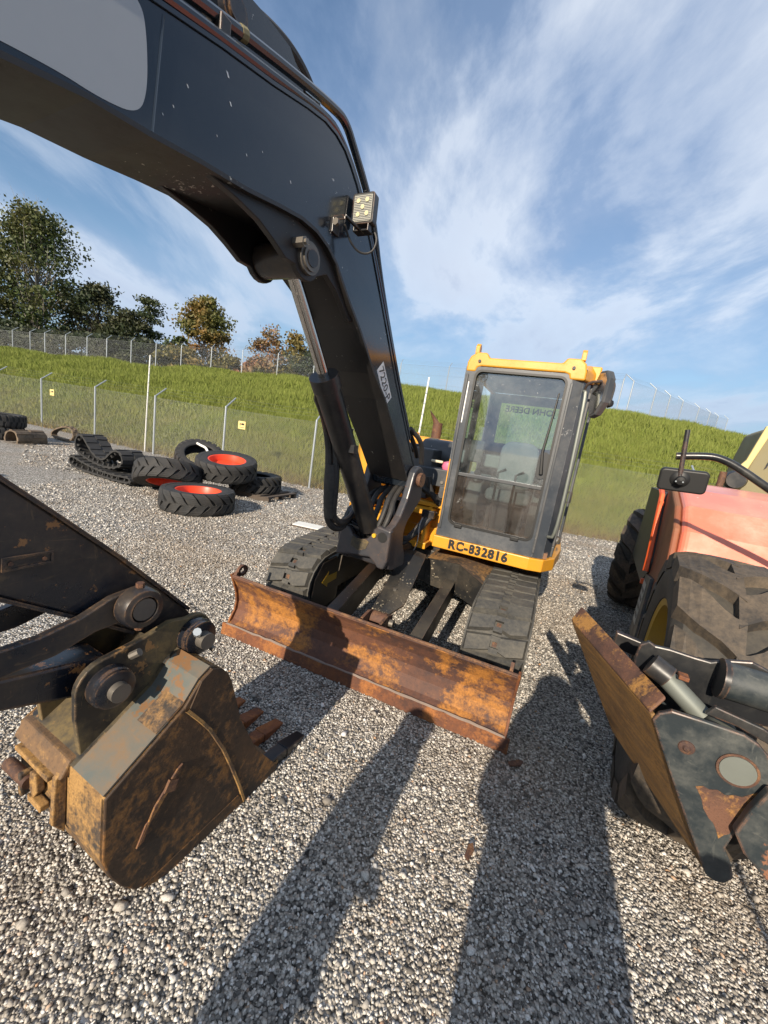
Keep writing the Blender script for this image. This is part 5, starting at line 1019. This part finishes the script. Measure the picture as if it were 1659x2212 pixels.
# mirror on its pipe arm
my = -.20
arm = obj('mirror_arm', MB().tube(smooth_path([(-.31, my, 1.867), (-.20, my, 1.885), (-.14, my, 1.888), (-.06, my, 1.86), (.10, my, 1.765), (.45, my+.1, 1.58), (.55, my+.3, 1.4)], 2), .019, 12), 'chipped_black', TH)
obj('mirror_stem', MB().cyl((-.295, my-.02, 2.005), (-.272, my-.02, 1.765), .0115, 10), 'chipped_black', arm)
ML = MT @ Matrix.Translation((-.252, my-.0, 1.745)) @ Matrix.Rotation(R_(9), 4, 'X') @ Matrix.Rotation(R_(-2), 4, 'Y')
obj('mirror_back', MB().prism(rrect(-.107, .107, -.06, .06, .022, 4), 'y', -.012, .03), 'ink', arm, ML, bevel=.01, seg=3)
obj('mirror_ball', MB().lathe([(.0, -.05), (.02, -.047), (.024, -.03), (.02, -.012), (.036, -.008), (.045, .0)], (-.015, -.012, .008), 'y', 18, False), 'ink', arm, ML)
for dx in (-.03, .0): obj('mirror_bolt', MB().cyl((dx-.005, -.064, .004), (dx-.005, -.052, .004), .004, 8), 'galv', arm, ML)
# raised stabiliser in front of the front wheel
by = -1.25
A0, Bt, Ct, Dt = Vector((-.589, -.70, .985)), Vector((-.290, by, .955)), Vector((-.02, by, .488)), Vector((-.305, -.70, .52))
def slab(a_, b_, c_, d_, n, t):
    n = n.normalized()*t; m = MB(); return m.add([a_, b_, c_, d_, a_+n, b_+n, c_+n, d_+n], [(0, 1, 2, 3), (7, 6, 5, 4), (0, 4, 5, 1), (1, 5, 6, 2), (2, 6, 7, 3), (3, 7, 4, 0)])
nrm_ = (Bt-A0).cross(Ct-Bt)
if nrm_.x < 0: nrm_ = -nrm_
pad = obj('stabiliser_foot', slab(A0, Bt, Ct, Dt, nrm_, .016), 'rust_pad', TH, bevel=.004)
upv = (Bt-Ct).normalized(); pn = nrm_.normalized()
obj('foot_flange', slab(A0+upv*.002, Bt+upv*.002, Bt+upv*.035+pn*.066, A0+upv*.05+pn*.070, upv, .012), 'rust_flange', pad, bevel=.006)
bpoly = [(-.284, .945), (-.272, .975), (-.241, 1.0), (-.147, 1.007), (-.054, 1.011), (-.016, .998), (.013, .973), (.034, .922), (.042, .862), (.02, .764), (.006, .679), (-.003, .61), (.026, .566), (.04, .525), (.025, .495), (.0, .484), (-.025, .492), (-.06, .55), (-.153, .71)]
br = obj('foot_bracket', MB().prism(bpoly[::-1], 'y', by-.010, by+.010), 'stab_black', TH, bevel=.005)
obj('rust_patch', MB().prism([(-.123, .78), (-.105, .792), (-.089, .789), (-.07, .80), (-.047, .793), (-.03, .806), (-.011, .811), (.004, .83), (.019, .848), (.018, .80), (.012, .773), (.006, .745), (.003, .723), (-.004, .70), (-.008, .671), (-.018, .66), (-.028, .639), (-.04, .665), (-.052, .683), (-.066, .692), (-.086, .716), (-.10, .75)][::-1], 'y', by-.0115, by-.0102), 'rust_flange', br)
obj('pivot_pin', MB().cyl((-.042, by-.016, .891), (-.042, by+.24, .891), .046, 28), 'pin_plate', br)
obj('pivot_ring', MB().lathe([(.047, by-.011), (.054, by-.011), (.054, by-.0145), (.047, by-.0145)], (-.042, 0, .891), 'y', 28), 'rust_brown', br)
obj('bracket_bolt', MB().lathe([(0, by-.022), (.008, by-.021), (.012, by-.016), (.022, by-.014), (.024, by-.010), (0, by-.010)], (-.176, 0, .897), 'y', 16, False), 'rust_flange', br)
obj('rear_bracket', MB().prism(bpoly[::-1], 'y', by+.26, by+.28), 'stab_black', br, bevel=.005)
ub = [(-.352, 1.06), (-.348, 1.115), (-.323, 1.138), (-.30, 1.128), (-.255, 1.133), (-.181, 1.132), (-.134, 1.134), (-.095, 1.158), (-.029, 1.18), (.016, 1.168), (.10, 1.13), (.16, 1.06), (.10, .98), (-.0, .96), (-.077, .965), (-.12, .95), (-.20, .985), (-.30, .97), (-.345, .99)]
ubo = obj('leg_plate', MB().prism(ub[::-1], 'y', -1.06, -1.04), 'chipped_black', TH, bevel=.005)
obj('leg_link', MB().prism([(-.40, .95), (-.40, 1.02), (-.10, .99), (-.10, .90)][::-1], 'y', -.74, -.70), 'black_paint', ubo, bevel=.005)
obj('rod_collar', MB().cyl((-.312, -1.13, 1.085), (-.252, -1.14, 1.060), .041, 24), 'black_paint', ubo); obj('leg_rod', MB().cyl((-.275, -1.14, 1.068), (-.14, -1.155, .975), .034, 24), 'pin_plate', ubo)
obj('leg_cylinder', MB().cyl((-.100, -1.10, 1.105), (.35, -1.05, 1.10), .062, 28), 'stab_black', ubo); obj('cylinder_ring', MB().cyl((-.112, -1.10, 1.105), (-.095, -1.10, 1.105), .068, 28), 'black_paint', ubo)
obj('stop_block', MB().box(-.235, -.205, -1.19, -1.15, 1.085, 1.10), 'rust_edge', ubo, bevel=.003)
obj('lower_lug', MB().prism([(-.145, 1.008), (-.125, 1.045), (.0, 1.03), (.10, .99), (.10, .94), (.02, .985), (-.06, 1.005)][::-1], 'y', -1.21, -1.19), 'chipped_black', ubo, bevel=.004)
lp = [(-.014, .712), (.0, .80), (.024, .89), (.30, .95), (.60, .85), (.60, .45), (.28, .45), (.10, .60), (.02, .66)]
obj('stabiliser_leg', MB().prism(lp[::-1], 'y', by-.055, by-.02), 'stab_black', TH, bevel=.006)
# boxes behind the frame edge: cab and boom side of the machine
obj('boom', MB().box(1.0, 1.3, -1.2, 3.2, 1.0, 1.4), 'salmon', TH, bevel=.02)
# ================================================================== beige machine behind the telehandler
MG = frame(5.75, 6.7, 0, -30)
BG = thing('beige_loader', 'beige and olive machine cowl standing behind the salmon orange hood at the right edge', 'loader', MG)
cw = obj('cowl', MB().prism([(-.04, 1.60), (.02, 2.08), (.12, 2.74), (.22, 2.82), (1.9, 2.84), (1.9, .9), (-.04, .9)][::-1], 'y', .06, 1.6), 'olive', BG, bevel=.03)
obj('cowl_edge', MB().prism([(-.10, 2.10), (-.03, 2.22), (.08, 2.78), (.20, 2.86), (1.9, 2.88), (1.9, 2.78), (.26, 2.77), (.17, 2.70), (.03, 2.12), (.0, 1.97)][::-1], 'y', .02, .09), 'cream', cw, bevel=.012)
for (x, z) in ((.22, 2.1), (.36, 2.1), (.22, 2.42)): obj('vent_slot', MB().prism([(x, z), (x+.03, z+.04), (x+.06, z+.22), (x+.02, z+.12)], 'y', .05, .0595), 'black_worn', cw)
bw = obj('wheel', MB().lathe([(.1, -.08), (.3, -.08), (.3, .1), (.1, .1)], (0, 0, 0), 'x', 20), 'yellow_rim', BG, MG @ Matrix.Translation((-.25, .4, .75)))
w_on(bw, .75, .42, .42, 15, tyre_meshes(.75, .42, .42, 15, .05, True, 'rubber', 'rubber', gap=.34, slope=.42), WM[bw.name])
obj('exhaust_pipe', MB().cyl((-.30, -.2, 1.2), (-.30, -.2, 1.98), .05, 16), 'rust_brown', BG)
obj('headlamp', MB().lathe([(0, -.12), (.13, -.12), (.16, -.05), (.15, .1), (0, .12)], (-.10, .0, 1.88), 'y', 20, False), 'black_paint', BG)

# ================================================================== unseen steel rack, added left of the picture to shadow the gravel
RK = thing('shadow_rack', 'unseen dark steel rack added left of the picture for its shadow', 'rack', frame(-8.6, 4.9, 0, -20))
for x in (-1.0, -.2, .7): obj('upright', MB().box(x, x+.22, -.1, .1, 0, 1.15), 'black_paint', RK)
for z in (.35, .95): obj('rail', MB().box(-1.3, 1.2, -.06, .06, z, z+.16), 'black_paint', RK)
# ================================================================== two people behind the camera whose shadows fall into the picture
def person(label, x, y, yaw, h, stout, arms):
    s = h/1.8; root = thing('person', label, 'person', frame(x, y, 0, yaw), 'people behind the camera')
    V = {'pel': (0, 0, .98), 'ch': (0, 0, 1.30), 'nk': (0, -.01, 1.50), 'hd': (0, -.03, 1.62), 'tp': (0, -.03, 1.74)}
    Rr = {'pel': (.17, .13), 'ch': (.20, .14), 'nk': (.075, .075), 'hd': (.10, .11), 'tp': (.075, .085)}
    E = [('pel', 'ch'), ('ch', 'nk'), ('nk', 'hd'), ('hd', 'tp')]
    for sg, nme in ((-1, 'l'), (1, 'r')):
        V[nme+'h'] = (sg*.12, 0, .90); V[nme+'k'] = (sg*.15, -.02, .50); V[nme+'a'] = (sg*.16, .02, .09); V[nme+'t'] = (sg*.17, -.17, .04)
        Rr[nme+'h'] = (.12, .12); Rr[nme+'k'] = (.085, .085); Rr[nme+'a'] = (.06, .06); Rr[nme+'t'] = (.045, .04)
        V[nme+'s'] = (sg*.20, 0, 1.42); el, ha = arms[nme]; V[nme+'e'] = el; V[nme+'w'] = ha
        Rr[nme+'s'] = (.08, .08); Rr[nme+'e'] = (.055, .055); Rr[nme+'w'] = (.042, .035)
        E += [('pel', nme+'h'), (nme+'h', nme+'k'), (nme+'k', nme+'a'), (nme+'a', nme+'t'), ('ch', nme+'s'), (nme+'s', nme+'e'), (nme+'e', nme+'w')]
    ks = list(V); me = bpy.data.meshes.new('body'); me.from_pydata([[c*s for c in V[k]] for k in ks], [(ks.index(a_), ks.index(b_)) for a_, b_ in E], [])
    o = bpy.data.objects.new('body', me); link(o, root); me.materials.append(MATS['cloth_dark'])
    o.modifiers.new('skin', 'SKIN'); 
    for i, k in enumerate(ks): me.skin_vertices[0].data[i].radius = (Rr[k][0]*s*stout, Rr[k][1]*s*stout); me.skin_vertices[0].data[i].use_root = (k == 'pel')
    sb = o.modifiers.new('sub', 'SUBSURF'); sb.levels = sb.render_levels = 1
    for sg, nme in ((-1, 'l'), (1, 'r')):
        wv = Vector(V[nme+'w'])*s; hnd = MB()
        for i in range(4): hnd.tube([wv+Vector((-.03+i*.02, 0, 0)), wv+Vector((-.036+i*.024, -.05, .01)), wv+Vector((-.036+i*.024, -.08-.008*(i in (1, 2)), -.015))], [.011, .009, .007], 6)
        hnd.tube([wv+Vector((sg*-.03, 0, 0)), wv+Vector((sg*-.06, -.03, .01)), wv+Vector((sg*-.065, -.055, .02))], [.012, .010, .008], 6); hnd.tube([wv, wv+Vector((0, -.05, 0))], [.03, .035], 8)
        obj('hand', hnd, 'skin', root)
    return root
person('person in dark work clothes holding up a phone, behind the camera at right', .16, -.42, 12, 1.82, 1.75, {'l': ((-.40, -.06, 1.12), (-.34, -.30, 1.45)), 'r': ((.40, -.06, 1.12), (.30, -.32, 1.42))})
person('person in dark clothes standing sideways behind the camera at left', -.74, -.45, 60, 1.50, 1.35, {'l': ((-.34, .02, 1.15), (-.22, -.12, 1.0)), 'r': ((.34, .02, 1.15), (.22, -.12, 1.0))})
